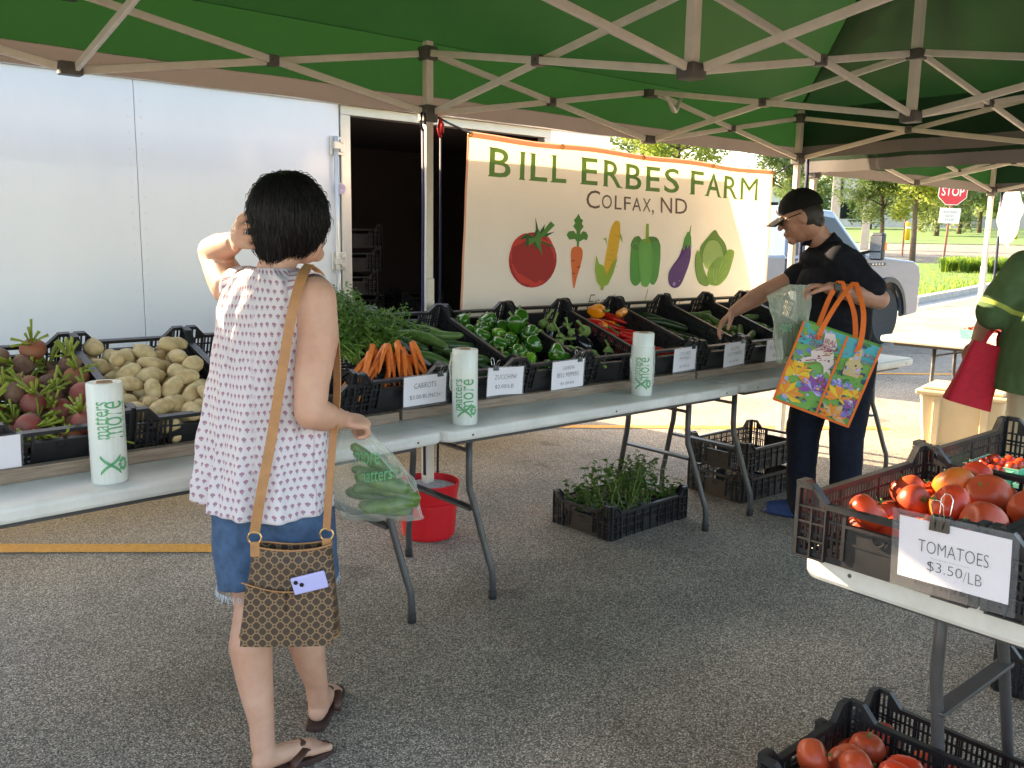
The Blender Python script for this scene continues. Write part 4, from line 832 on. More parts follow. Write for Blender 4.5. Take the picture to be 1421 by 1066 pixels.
heap(row['cpepper'], 34, [(5, RPE[:2], [(0, -.05, .02), (0, 0, .02), (0, .05, .016)], [RST], .1), (.7, [RPE[2]], [(0, -.05, .02), (0, 0, .02), (0, .05, .016)], [RST], .1), (1, [RPB], [(0, 0, .04)], [PST], 1.5)], 'glossy pepper in the red pepper crate', 'pepper', 'colored peppers in their crate', 'colored_pepper', axis=.6, seed=10, profile=pr_back, zmax=.16)
for i, (x, y, z, a, me) in enumerate(((-.06, .17, .150, .4, OPB), (.07, .10, .155, 2.2, RPE[2]))):
    o = link('orange_pepper', me); o.matrix_world = row['cpepper'] @ Matrix.Translation((x, y, z)) @ Matrix.Rotation(a, 4, 'Z') @ Matrix.Rotation(1.2 if i == 0 else .1, 4, 'X') @ Matrix.Scale(1.15, 4); tag(o, ['blocky orange pepper lying on top of the red peppers', 'long curved orange pepper lying on top of the red peppers'][i], 'pepper'); link('stem', PST if i == 0 else RST, o)
heap(row['scuc'], 18, [(1, CUD, [(0, -.07, .022), (0, 0, .022), (0, .07, .022)], [], .1)], 'dark slicing cucumber in the shaded crate', 'cucumber', 'slicing cucumbers in their crate', 'cucumber', axis=.7, seed=12, zmax=.13)
heap(row['cuc'], 40, [(1, CUC, [(0, -.045, .02), (0, 0, .02), (0, .045, .02)], [], .5)], 'short cucumber in the crate the man reaches into', 'cucumber', 'pickling cucumbers in their crate', 'cucumber', seed=13, profile=pr_back, zmax=.175)
heap(row['cuc2'], 26, [(4, CUC, [(0, -.045, .02), (0, 0, .02), (0, .045, .02)], [], .5), (1, [CUY], [(0, -.06, .02), (0, 0, .02), (0, .06, .02)], [], .2)], 'cucumber in the crate behind the held bags', 'cucumber', 'cucumbers behind the held bags', 'cucumber', seed=14, profile=pr_back, zmax=.16)
heap(row['last'], 12, [(1, CUD, [(0, -.07, .022), (0, 0, .022), (0, .07, .022)], [], .1)], 'dark cucumber in the last crate', 'cucumber', 'cucumbers in the last crate', 'cucumber', axis=0, seed=15)
TK = [(1, TOM, [(0, 0, .044)], [CAL], 1.3)]
def big(m, s): return m @ Matrix.Scale(s, 4)
heap(row['tom1'], 36, TK, 'large tomato in the price card crate', 'tomato', 'tomatoes in the price card crate', 'tomato', seed=21, zmax=.135, profile=lambda x, y: -.16*y-.10*x, **TURN)
heap(row['tom2'], 26, TK, 'tomato in the table crate at frame edge', 'tomato', 'tomatoes in the crate at the frame edge', 'tomato', seed=22, zmax=.09, **TURN)
heap(row['low1'], 46, TK, 'tomato in the nearest ground crate', 'tomato', 'tomatoes in the ground crate', 'tomato', seed=23, zmax=.15)
heap(row['low2'] @ Matrix.Diagonal((1/.8, 1, 1, 1)), 20, TK, 'tomato in the ground crate behind the leg', 'tomato', 'tomatoes in the second ground crate', 'tomato', seed=24, zmax=.08, region=(-.11, .11, -.265, .265))
for i, (x, y) in enumerate(((-.09, .13), (.09, .13), (-.09, -.02), (.09, -.03))):
    lbs = ['teal berry basket of small tomatoes, %s' % s for s in ('back one against the crate wall', 'back one nearest the tomatoes', 'front one against the crate wall', 'front one nearest the tomatoes')]
    bk = MB(); bk.add([(-.055, -.055, .002), (.055, -.055, .002), (.055, .055, .002), (-.055, .055, .002), (-.068, -.068, .075), (.068, -.068, .075), (.068, .068, .075), (-.068, .068, .075)], [(3, 2, 1, 0), (0, 1, 5, 4), (1, 2, 6, 5), (2, 3, 7, 6), (3, 0, 4, 7)])
    o = bk.build('berry_basket', M['teal']); so = o.modifiers.new('s', 'SOLIDIFY'); so.thickness = .003; o.matrix_world = row['cherry'] @ Matrix.Translation((x, y, .014)); tag(o, lbs[i], 'basket', 'teal berry baskets')
    for k in range(9):
        q = link('cherry_tomato', CHER); q.matrix_world = o.matrix_world @ Matrix.Translation((-.036+.036*(k % 3)+rp.uniform(-.004, .004), -.036+.036*(k//3), .066+rp.uniform(0, .014))) @ Matrix.Scale(rp.uniform(1.1, 1.35), 4); tag(q, 'small tomato, %s of the teal basket %s' % (ORD[k], lbs[i].split(', ')[1]), 'tomato', 'small tomatoes in teal baskets')
# carrot bunches
cm = row['carrot']; rc = random.Random(5)
for b_, (bx_, by_, az, n) in enumerate(((.02, -.155, -.7, 6), (.10, -.15, -.25, 7), (.06, -.175, -.5, 5), (.135, -.165, .1, 5), (-.06, -.20, -.8, 3))):
    for k in range(n):
        o = link('carrot', rc.choice(CAR)); a = math.pi+az+rc.uniform(-.28, .28)
        o.matrix_world = cm @ Matrix.Translation((bx_+(k-n/2)*.02*math.cos(az), by_+.02+rc.uniform(-.02, .02), .205-.024*(k % 3)+.004*(b_ % 3))) @ Matrix.Rotation(a, 4, 'Z') @ Matrix.Rotation(R(-rc.uniform(22, 52)), 4, 'X') @ Matrix.Scale(rc.uniform(.8, 1.1), 4)
        tag(o, '%s carrot of the bunch %s' % (ORD[k], ('nearest the woman\'s arm', 'beside the zucchini', 'in the middle', 'under the price card clip', 'lowest by the woman')[b_]), 'carrot', 'carrots of the bunches')
def tops(name, label, cx, cy, ang, spread, nst, seed, h0=.12, big=1.0):
    rr = random.Random(seed); st = MB(); lf = MB()
    for s in range(nst):
        a = ang+rr.gauss(0, spread); L_ = rr.uniform(.24, .40)*big; el = rr.uniform(.05, .62); p0 = Vector((cx+rr.uniform(-.03, .03), cy+rr.uniform(-.015, .015), h0+rr.uniform(-.02, .02)))
        d = Vector((math.sin(a)*math.cos(el), math.cos(a)*math.cos(el), math.sin(el))); pts = []
        for k in range(6): t = k/5; pts.append(p0+d*L_*t+Vector((.02*math.sin(6*t+s), 0, -.12*t*t*L_/.3+.02*t)))
        st.tube(pts, [.0028, .0025, .0022, .0018, .0014, .0008], 4)
        for k in range(46):
            t = rr.uniform(.24, 1.0); i = min(4, int(t*5)); p = pts[i].lerp(pts[i+1], t*5-i); w_ = .048*(1.2-t*.5)
            q = p+Vector((rr.uniform(-w_, w_), rr.uniform(-w_, w_), rr.uniform(-.02, .035)))
            for z in range(3):
                a2 = rr.random()*6.28; u = Vector((math.cos(a2), math.sin(a2), rr.uniform(-.5, .7)))*rr.uniform(.009, .019); v_ = Vector((-u.y, u.x, rr.uniform(-.01, .01)))*.32
                lf.add([q, q+u*.5+v_, q+u, q+u*.5-v_], [(0, 1, 2, 3)])
    e = empty(name, M=cm); tag(e, label, 'carrot greens', 'tops of the carrot bunches'); st.build('stalk', M['carrotstem'], e, True); o = lf.build('foliage', M['carrotgreen'], e); o['kind'] = 'stuff'; return e
tops('carrot_greens', 'feathery green tops of the bunch lying deepest against the woman', -.10, -.14, -.15, .4, 44, 1, .15, 1.1)
tops('carrot_greens', 'feathery green tops of the bunch in the middle of the crate', .01, -.10, .0, .4, 46, 2, .16, 1.1)
tops('carrot_greens', 'feathery green tops of the bunch beside the zucchini', .09, -.10, -.1, .35, 30, 3, .15, .9)
tops('carrot_greens', 'feathery green tops heaped at the back of the carrot crate', -.03, .08, -.2, .8, 54, 4, .19, .85)

# ------------------------------------------------------------------ price cards
def card(label, M_, wd, ht, lines, clip=.5, sleeve=.006, curl=0):
    """card in the xz plane facing -y, top centre at the origin"""
    c = empty('price_card', M=M_); tag(c, label, 'price card')
    def fl(x, z): return Vector((x, curl*math.sin((x/wd+.5)*math.pi)*(-z/ht)-.004*(-z/ht)**2, z))
    MB().grid(lambda u, v: fl(-wd/2+u*wd, -ht+v*ht), 10, 8).build('paper', M['paper'], c, True)
    if sleeve: MB().grid(lambda u, v: fl(-wd/2-sleeve+u*(wd+2*sleeve), -ht-sleeve*1.6+v*(ht+2.6*sleeve))+Vector((0, -.0022, 0)), 10, 8).build('plastic_sleeve', M['sleeve'], c, True)
    for s, x0, x1, z0, z1, th in lines:
        t = fit_text(text_mb(s, offset=th), x0*wd, x1*wd, z0*ht, z1*ht); t.map(lambda v: fl(v.x, v.y)+Vector((0, -.0012, 0))); t.build('lettering', M['ink'], c)
    if clip is not None:
        x = (clip-.5)*wd; k = .013 if wd < .2 else .019; b = MB(); b.prism([Vector((x-k, -.007, -k*.8)), Vector((x-k, -.001, k*.7)), Vector((x-k, .013, k*.7)), Vector((x-k, .019, -k*.8))], (2*k, 0, 0)); o = b.build('binder_clip', M['clip'], c)
        ww = MB()
        for dy, s in ((-.004, -1), (.016, 1)):
            ww.tube([(x-k*.35, dy+.001*s, -k*.6), (x-k*.55, dy+.004*s, k*.9), (x-k*.6, dy+.012*s, k*2.3), (x-k*.25, dy+.014*s, k*2.8), (x+k*.25, dy+.014*s, k*2.8), (x+k*.6, dy+.012*s, k*2.3), (x+k*.55, dy+.004*s, k*.9), (x+k*.35, dy+.001*s, -k*.6)], .0011, 5)
        ww.build('clip_wire', M['chrome'], o, True)
    return c
def on_crate(k, fx, dz=0, lean=0, roll=0):
    """at the front wall of a sloping crate, fx across its width"""
    return row[k] @ Matrix.Translation(((fx-.5)*CW, -CL/2-.018, CD+.004+dz)) @ Matrix.Rotation(R(-lean), 4, 'X') @ Matrix.Rotation(R(roll), 4, 'Y')
T = -.012
card('white card reading carrots, clipped to the carrot crate', on_crate('carrot', .77, .006, 12, -1), .198, .115, [('CARROTS', -.26, .26, -.42, -.24, T), ('$3.00/BUNCH', -.36, .36, -.80, -.64, T)], .85)
card('white card reading zucchini, partly behind the middle bag roll', on_crate('zucchini', .8, .004, 14, 2), .190, .118, [('ZUCCHINI', -.3, .3, -.42, -.26, T), ('$2.00/LB', -.26, .26, -.78, -.62, T)], .2, curl=.012)
card('white card reading green bell peppers, clipped to their crate', on_crate('gpepper', .72, .004, 12, -1), .190, .125, [('GREEN', -.18, .18, -.32, -.19, T), ('BELL PEPPERS', -.34, .34, -.58, -.43, T), ('$1.00/EA', -.22, .22, -.88, -.76, T)], .85)
card('white card for the eggplants, slipping sideways behind the far bag roll', on_crate('eggplant', .93, -.004, 16, -14), .150, .115, [('EGGPLANT', -.36, .3, -.5, -.36, T), ('$2.00/LB', -.2, .2, -.82, -.7, T)], .8, curl=.01)
card('white card reading colored peppers, clipped to the pepper crate', on_crate('cpepper', .78, .004, 12, -2), .172, .118, [('COLORED', -.26, .26, -.32, -.17, T), ('PEPPERS', -.24, .24, -.52, -.38, T), ('$4.00/LB', -.22, .22, -.86, -.73, T)], .85)
card('white card reading slicing cucumbers, clipped to the shaded crate', on_crate('scuc', .75, .008, 12, -3), .180, .125, [('SLICING', -.2, .2, -.32, -.17, T), ('CUCUMBERS', -.34, .34, -.54, -.40, T), ('$1.00/EA', -.22, .22, -.86, -.74, T)], .85)
card('white card reading pickling, half hidden by the man\'s bags', on_crate('cuc', .72, .0, 14, 0), .170, .118, [('PICKLING', -.32, .32, -.46, -.28, T), ('$3.00', -.1, .3, -.82, -.68, T)], None)
card('plain white card at the left frame edge on the beet crate', on_crate('beet', -.04, .002, 10, 0), .19, .12, [('BEETS', -.32, .0, -.45, -.25, T)], .3)
card('white card clipped to the last crate of the row beyond the man', on_crate('last', .75, .004, 12, 0), .17, .12, [('$1.00', -.2, .2, -.7, -.5, T)], .8)
TC = Matrix.Translation((-.692, -2.787, .905)) @ Matrix.Rotation(R(-90), 4, 'Z') @ Matrix.Rotation(R(4), 4, 'X') @ Matrix.Rotation(R(-1.5), 4, 'Y')
card('large sleeved white card pricing the tomatoes at 3.50 a pound', TC, .215, .128, [('TOMATOES', -.31, .32, -.52, -.32, -.016), ('$3.50', -.22, .1, -.82, -.64, -.016), ('/LB', .11, .27, -.84, -.66, -.02), ('Homegrown field tomatoes', -.19, .16, -.605, -.575, -.02)], .38, .014)

# ------------------------------------------------------------------ bag rolls
def roll(label, loc, rz, words, loose, seed):
    e = empty('bag_roll', loc, rz); tag(e, label, 'bag roll', 'rolls of produce bags'); r, h = .049, .288
    def wob(p, a, t): k = 1+.008*math.sin(7*a+3*t)+.012*noise.noise(Vector((math.cos(a)*2, math.sin(a)*2, t*2+seed))); return Vector((p.x*k, p.y*k, p.z))
    MB().lathe([(.022, h-.004), (.03, h), (r-.003, h), (r, h-.004), (r, .15), (r, .004), (r-.003, 0), (1e-7, 0)], 40, fn=wob).build('film_roll', M['rollf'], e, angle=50)
    MB().lathe([(.0195, .01), (.0195, h+.002), (.022, h+.002), (.022, .01)], 20).build('core', M['card'], e, True)
    pb = MB()
    def wrap(mb, off=.0022): 
        def f(v): a = v.x/r; return Vector(((r+off)*math.sin(a), -(r+off)*math.cos(a), v.y))
        return mb.map(f)
    for s, a0, z0, z1, wd in words:
        t = text_mb(s, res=4); t = fit_text(t, z0*h, z1*h, -wd/2, wd/2); t.map(lambda v: Vector((-v.y+a0*r if True else 0, v.x, 0))); wrap(t); t.build('green_lettering', M['gprint'], e)
    for pts in (([(-1.0, .30), (-.85, .30), (-.1, .21), (.0, .2), (-.1, .19), (-.85, .10), (-1.0, .10), (-.35, .2)]), ([(.25, .30), (.4, .31), (-.15, .2), (.4, .1), (.25, .1), (-.32, .2)])):
        q = MB().poly([(a*r*.8, z*h*1.1+.005, 0) for a, z in pts]) if False else MB()
        for (a, z), (c, d) in zip(pts, pts[1:]+pts[:1]): pass
    X_ = MB()
    for s in (-1, 1):
        L = [((-.75+1.1*t)*r, (.2+s*.085*(2*t-1)*(1-.3*math.sin(math.pi*t)))*h, 0) for t in [k/10 for k in range(11)]]
        for (x, z, _), (x2, z2, _) in zip(L, L[1:]): X_.add([(x, z-.005, 0), (x2, z2-.005, 0), (x2, z2+.005, 0), (x, z+.005, 0)], [(0, 1, 2, 3)])
    wrap(X_); X_.build('cross_mark', M['gprint'], e); X_ = MB()
    for k in range(8):
        a = k*.8; X_.poly([((.5+.2*math.cos(a))*r+.0055*math.cos(b), (.2+.05*math.sin(a))*h+.0055*math.sin(b), 0) for b in [j*.7 for j in range(9)]])
    wrap(X_); X_.build('leaf_mark', M['gprint'], e)['kind'] = 'stuff'
    if loose:
        def lf(u, v):
            a = loose[0]+u*loose[1]; k = math.sin(math.pi*u)**.7*loose[2]*(.6+.4*noise.noise(Vector((u*3, v*4, seed)))); rr = r+.003+k*(.5+.5*math.sin(math.pi*v))
            return Vector((rr*math.sin(a), -rr*math.cos(a), loose[3]*h+v*h*loose[4]+.006*noise.noise(Vector((u*5, v, seed)))))
        MB().grid(lf, 24, 14).build('loose_film', M['film'], e, True)
    return e
W1 = [('matters', -.55, .46, .83, .036), ('more', .12, .46, .83, .048), ('your choice', .72, .46, .82, .015)]
roll('roll of plastic produce bags with upright green lettering by the potatoes', (-1.712, -.872, .7405), .02, W1, None, 1)
roll('roll of plastic produce bags at the joint of the two tables', (-.405, -.83, .7405), -.45, [('more', .1, .2, .62, .04), ('matters', -.7, .2, .62, .03)], (-2.0, 1.6, .02, .45, .5), 2)
roll('roll of plastic produce bags with crumpled loose film by the eggplants', (.64, -.80, .7405), -.7, [('more', .1, .25, .62, .04), ('matters', -.6, .25, .62, .03)], (-1.9, 3.4, .02, .2, .6), 3)
roll('roll of produce bags at the right frame edge on the tomato table', (.075, -2.75, .7405), -1.2, [('more', .1, .25, .62, .04)], None, 4)

# ------------------------------------------------------------------ bucket, tote, small things
bk = empty('bucket', (-.03, -.05, 0)); tag(bk, 'red plastic bucket of gravel on the asphalt under the table', 'bucket')
MB().lathe([(1e-7, .004), (.118, .004), (.122, .01), (.134, .17), (.148, .172), (.148, .185), (.14, .19), (.150, .27), (.153, .275), (.146, .277), (.13, .02), (1e-7, .02)], 32).build('pail', M['redplastic'], bk, angle=35)
MB().lathe([(.138, .245), (.1, .25), (.05, .255), (1e-7, .25)], 24, fn=lambda p, a, t: p+Vector((0, 0, .006*noise.noise(p*30)))).build('gravel', M['gravel'], bk)
MB().tube([(.155*math.cos(a), .155*math.sin(a)*.4-.13, .255-.09*abs(math.sin(a))) for a in [math.pi*k/14 for k in range(15)]], .003, 6).build('bail_handle', M['chrome'], bk, True)
p_ = MB().poly([(.1+.02*math.cos(a)*(1+.5*math.sin(3*a)), 0, .05+.022*math.sin(a)*(1+.4*math.cos(2*a))) for a in [k*.45 for k in range(14)]]); p_.map(lambda v: Vector((v.x-.09, -math.sqrt(max(0, .1292**2-(v.x-.09)**2)), v.z))); p_.build('worn_label', M['signwhite'], bk)
strap('grey_cable', 'thin looped cable hanging below the table joint', [(-.42, -.3, .70), (-.43, -.32, .62), (-.5, -.34, .56), (-.44, -.30, .55), (-.36, -.3, .58), (-.3, -.28, .55)], .004, M['chrome'], 'cable', 1)
tt = empty('storage_tote', (4.22, -.78, 0), .2); tag(tt, 'beige lidded storage tote standing below the sunlit table', 'tote')
tb = MB(); tb.box((0, 0, .19), (.42, .56, .38), taper=.88); tb.build('bin', M['tote'], tt, bevel=.02)
for x in (-.12, .12):
    MB().box((x, -.275, .19), (.05, .03, .36), taper=.95).build('side_rib', M['tote'], tt, bevel=.006); MB().box((-.205, x*1.3, .19), (.03, .05, .36), taper=.95).build('side_rib', M['tote'], tt, bevel=.006)
lb = MB(); lb.bx(-.235, .235, -.305, .305, .37, .405); lb.bx(-.2, .2, -.27, .27, .405, .43); lb.build('lid', M['tote'], tt, bevel=.012); MB().bx(-.05, .05, -.32, -.29, .34, .43).build('latch', M['tote'], tt, bevel=.006)
bq = MB(); bq.add([(-.05, -.05, .002), (.05, -.05, .002), (.05, .05, .002), (-.05, .05, .002), (-.062, -.062, .075), (.062, -.062, .075), (.062, .062, .075), (-.062, .062, .075)], [(3, 2, 1, 0), (0, 1, 5, 4), (1, 2, 6, 5), (2, 3, 7, 6), (3, 0, 4, 7)])
o = bq.build('berry_basket', M['teal'], None, loc=(4.55, -.62, .7405)); so = o.modifiers.new('s', 'SOLIDIFY'); so.thickness = .003; tag(o, 'teal berry basket of tomatoes standing on the sunlit table', 'basket')
for k in range(7): q = link('cherry_tomato', CHER, None, (4.52+.03*(k % 3), -.65+.03*(k//3), .80+.012*(k % 2))); q.scale = (1.6,)*3; tag(q, '%s bright tomato in the basket on the sunlit table' % ORD[k], 'tomato', 'tomatoes in the sunlit basket')
o = MB().lathe([(1e-7, 0), (.032, 0), (.042, .11), (.039, .11), (.03, .004), (1e-7, .004)], 20).build('drink_cup', pm('red_cup', (.75, .12, .07), .4, trans=.3), None, True, (4.75, -.72, .7405)); tag(o, 'red drinking cup on the sunlit table', 'cup')
o = MB().box((0, 0, .035), (.12, .2, .07)).build('paper_carton', M['beige'], None, loc=(4.4, -.85, .7405), bevel=.01); tag(o, 'pale low carton beside the basket on the sunlit table', 'carton')
# seedlings
rs_ = random.Random(9)
for i in range(28):
    x, y = -.13+.087*(i % 4)+rs_.uniform(-.02, .02), -.25+.085*(i//4)+rs_.uniform(-.02, .02); hgt = rs_.uniform(.10, .24)*(1.15 if y < .12 else .8)
    e = empty('seedling', M=row['seedling'] @ Matrix.Translation((x, y, .012))); tag(e, '%s seedling in the %s cross row of the crate on the asphalt' % (ORD[i % 4], ORD[i//4]), 'seedling', 'seedlings in the crate on the asphalt')
    MB().box((0, 0, .03), (.05, .05, .06), taper=.8).build('pot', M['trim'], e)
    st = MB(); lf = MB()
    for s in range(rs_.randint(2, 4)):
        a = rs_.random()*6.28; ln = rs_.uniform(.15, .5); top = Vector((math.cos(a)*ln*hgt, math.sin(a)*ln*hgt, hgt*rs_.uniform(.75, 1.1)+.05)); st.tube([(0, 0, .055), top*.5+Vector((0, 0, .03)), top], [.0025, .002, .0012], 5)
        for k in range(11):
            t = rs_.uniform(.25, 1.05); p = Vector((0, 0, .055)).lerp(top, t)+Vector((0, 0, .02*math.sin(3*t))); b = rs_.random()*6.28; u = Vector((math.cos(b), math.sin(b), rs_.uniform(-.25, .6)))*rs_.uniform(.018, .042); v_ = Vector((-u.y, u.x, 0))*.38; dn = Vector((0, 0, -.006))
            lf.add([p, p+u*.35+v_, p+u*.75+v_*.8+dn, p+u+dn*2, p+u*.75-v_*.8+dn, p+u*.35-v_], [(0, 1, 2, 3), (0, 3, 4, 5)])
    st.build('stem', M['stem'], e); lf.build('leaves', M['seedling'], e)
# ------------------------------------------------------------------ people
FWH = Vector((math.sin(YAW), math.cos(YAW), 0)); RTH = Vector((math.cos(YAW), -math.sin(YAW), 0))
def person(label, r0, f0):
    p = Vector((CAM.x, CAM.y, 0))+RTH*r0+FWH*f0; e = empty('person', p, -YAW); return tag(e, label, 'person')
V3 = Vector
def hand_mb(mb, wrist, d, palm_n, thumb, curl, size=1.0, spread=.15, k=None):
    """palm and five fingers; d: direction of the hand, palm_n: way the palm faces, thumb: side the thumb is on"""
    d = V3(d).normalized(); pn = V3(palm_n); pn = (pn-d*pn.dot(d)).normalized(); s = d.cross(pn).normalized()
    if s.dot(V3(thumb)) < 0: s = -s
    w = V3(wrist); rot = Matrix((s, d, pn)).transposed()
    mb.ball(w+d*.045*size, (.040*size, .052*size, .0155*size), rot, 12, 8); mb.ball(w+d*.012*size, (.027*size, .03*size, .017*size), rot, 10, 8)
    for i, (off, L_) in enumerate(((.028, .072), (.0095, .080), (-.0095, .074), (-.027, .058))):
        p = w+d*(.078-.004*abs(i-1))*size+s*off*size; dd = (d+s*spread*(1.3-i)*.6).normalized(); pts = [w+d*.05*size+s*off*size*.9, p]; a = 0
        cu = curl[i] if isinstance(curl, (list, tuple)) else curl
        for seg, f in ((.45, .75), (.32, 1.1), (.23, .7)):
            a += cu*f; p = p+(dd*math.cos(a)+pn*math.sin(a))*L_*seg*size; pts.append(p)
        mb.limb(pts, [.0105*size, .0098*size, .009*size, .0082*size, .0072*size], 8)
    a = w+d*.02*size+s*.022*size; b = a+(s*.75+d*.6+pn*.25).normalized()*.04*size; c = b+(d*.85+s*.25+pn*.45).normalized()*.03*size; e = c+(d*.85-s*.1+pn*.5).normalized()*.025*size
    mb.limb([a, b, c, e], [.014*size, .0125*size, .0105*size, .0085*size], 8)
def foot_mb(mb, heel, toe, ank, size=1.0):
    h = V3(heel); t = V3(toe); d = (t-h).normalized(); s = V3((-d.y, d.x, 0)); L_ = (t-h).length; z = h.z
    mb.limb([h+d*.03+V3((0, 0, .03)), h+d*L_*.4+V3((0, 0, .03)), h+d*L_*.68+V3((0, 0, .022))], [.03*size, .03*size, .026*size], 10)
    mb.ball(h+d*L_*.68+V3((0, 0, .020)), (.042*size, .05*size, .019*size), Matrix((s, d, V3((0, 0, 1)))).transposed(), 12, 8)
    for k, (o, b, r) in enumerate(((.030, 1.0, .0125), (.012, .99, .009), (-.003, .96, .0085), (-.017, .92, .008), (-.029, .87, .0075))):
        q = h+d*L_*.72+s*o*size*SIDE[0]+V3((0, 0, .016)); mb.limb([q, h+d*L_*(b-.05)+s*o*1.08*size*SIDE[0]+V3((0, 0, .012))], [r*size, r*.95*size], 8)
    mb.limb([h+d*.045+V3((0, 0, .035)), V3(ank)], [.034*size, .033*size], 10)
SIDE = [1]
def set_uv(me, fn):
    uv = me.uv_layers.new(name='UVMap'); 
    for l in me.loops: uv.data[l.index].uv = fn(me.vertices[l.vertex_index].co)
# ---- woman
W = person('woman in a pink block-print sleeveless top and denim shorts, hand in her hair', -.63, 2.34)
b = MB()
hd = V3((.048, -.005, 1.482)); hf = V3((.72, .69, 0)).normalized()                                         # head centre, face direction
hr = Matrix((V3((hf.y, -hf.x, 0)), hf, V3((0, 0, 1)))).transposed()
b.ball(hd, (.074, .092, .108), hr, 16, 12); b.ball(hd+hf*.04-V3((0, 0, .05)), (.056, .052, .062), hr, 14, 10); b.ball(hd+hf*.075-V3((0, 0, .085)), (.026, .024, .022), hr)    # skull, jaw, chin
b.limb([hd+hf*.088+V3((0, 0, .005)), hd+hf*.106-V3((0, 0, .022))], [.009, .012], 8); b.ball(hd+hf*.088-V3((0, 0, .052)), (.022, .010, .009), hr)                            # nose, lips
for s in (-1, 1):
    x = hr @ V3((1, 0, 0)); b.ball(hd+x*.074*s-hf*.008-V3((0, 0, .02)), (.010, .022, .032), hr); b.ball(hd+x*.03*s+hf*.074+V3((0, 0, .012)), (.017, .014, .011), hr)
b.limb([V3((.005, -.02, 1.33)), V3((.025, -.015, 1.39)), hd-V3((0, 0, .03))], [.052, .047, .05])
b.limb([V3((-.02, 0, .88)), V3((-.02, 0, 1.05)), V3((-.01, -.005, 1.2)), V3((0, -.01, 1.28))], [.10, .095, .10, .085], 16)
sR, sL = V3((.128, -.085, 1.292)), V3((-.135, .075, 1.302))
b.limb([sL, V3((0, -.01, 1.295)), sR], [.052, .05, .052])
eR, wR = V3((.125, -.15, 1.005)), V3((.185, -.05, .968))
b.limb([sR, sR.lerp(eR, .35)+V3((.012, 0, 0)), sR.lerp(eR, .75), eR], [.054, .053, .045, .041], 14); b.limb([eR, eR.lerp(wR, .35), eR.lerp(wR, .8), wR], [.041, .041, .031, .026], 14)
hand_mb(b, wR-(V3((.8, .55, -.15)).normalized())*.01, (.8, .55, -.18), (-.2, .3, -1), (-.4, .8, 0), [1.15, 1.2, 1.2, 1.25], .98, .05)
eL, wL = V3((-.222, .20, 1.395)), V3((-.098, .0, 1.425))
b.limb([sL, sL.lerp(eL, .3), sL.lerp(eL, .7), eL], [.052, .052, .046, .042], 14); b.limb([eL, eL.lerp(wL, .35), eL.lerp(wL, .8), wL], [.042, .042, .032, .027], 14)
hand_mb(b, wL, (.30, -.62, .22), (.95, .45, -.1), (-.1, .2, 1), [.75, .8, .85, .9], .98, .55)
hipR, hipL = V3((.055, -.05, .80)), V3((-.10, .03, .80)); kR, kL = V3((.055, .035, .455)), V3((-.06, -.045, .45)); aR, aL = V3((.068, .118, .085)), V3((-.028, -.128, .085))
for h_, k_, a_ in ((hipR, kR, aR), (hipL, kL, aL)):
    back = V3((-.02, -.03, 0)); b.limb([h_, h_.lerp(k_, .5), k_], [.085, .077, .057], 16); b.limb([k_, k_.lerp(a_, .28)+back*.7, k_.lerp(a_, .55)+back*.4, k_.lerp(a_, .85), a_], [.055, .058, .048, .034, .033], 16)
SIDE[0] = 1; foot_mb(b, (.064, .082, .016), (.078, .318, .016), aR, .95); SIDE[0] = -1; foot_mb(b, (-.05, -.165, .016), (.122, -.012, .016), aL, .95)
me = remesh(b, .0052, 5); me.name = 'body'; me.materials.append(M['skinw']); link('body', me, W)
# hair: cap plus combed strands
hb = MB(); hb.ball(hd+V3((0, -.008, .014)), (.094, .106, .110), hr, 18, 12); hb.ball(hd-hf*.035+V3((0, 0, -.018)), (.076, .072, .084), hr, 16, 10); hb.ball(hd-hf*.048-V3((0, 0, .070)), (.046, .036, .044), hr, 14, 10)
xx = hr @ V3((1, 0, 0))
for s in (-1, 1): hb.ball(hd+xx*.066*s+hf*.012+V3((0, 0, .004)), (.026, .066, .052), hr, 12, 8)
hme = remesh(hb, .006, 6); crown = hd+V3((0, 0, .115))-hf*.03; rh = random.Random(2); hm = MB(); verts = [v.co.copy() for v in hme.vertices]; nrm = [v.normal.copy() for v in hme.vertices]
face_cut = lambda p: (p-hd).dot(hf) > .078 and p.z < hd.z+.05
displace(hme, lambda c: .004*noise.noise(V3((math.atan2(c.x-crown.x, c.y-crown.y)*9, c.z*3, 2))))
hme.materials.append(M['hair']); hme.name = 'hair'; ho = link('hair', hme, W)
for i in range(4200):
    j = rh.randrange(len(verts)); p = verts[j]; n = nrm[j]
    if face_cut(p): continue
    d = (p-crown); d = d-n*d.dot(n)+V3((0, 0, -.35*max(0, 1-abs(n.z)))); d = d-n*d.dot(n)
    if d.length < 1e-4: continue
    d.normalize(); L_ = rh.uniform(.018, .04); sd = n.cross(d)*rh.uniform(-.12, .12); lift = rh.uniform(.0005, .004)+(.014*rh.random()**7)
    q = [p+n*.001-d*L_*.4, p+n*lift*.8+(d+sd)*L_*.2, p+n*lift*.6+(d+sd*1.5)*L_*.7-V3((0, 0, .003))]; hm.tube(q, [.0007, .001, .0002], 3, cap=False)
hm.build('hair_strands', M['hair'], ho, True)['kind'] = 'stuff'
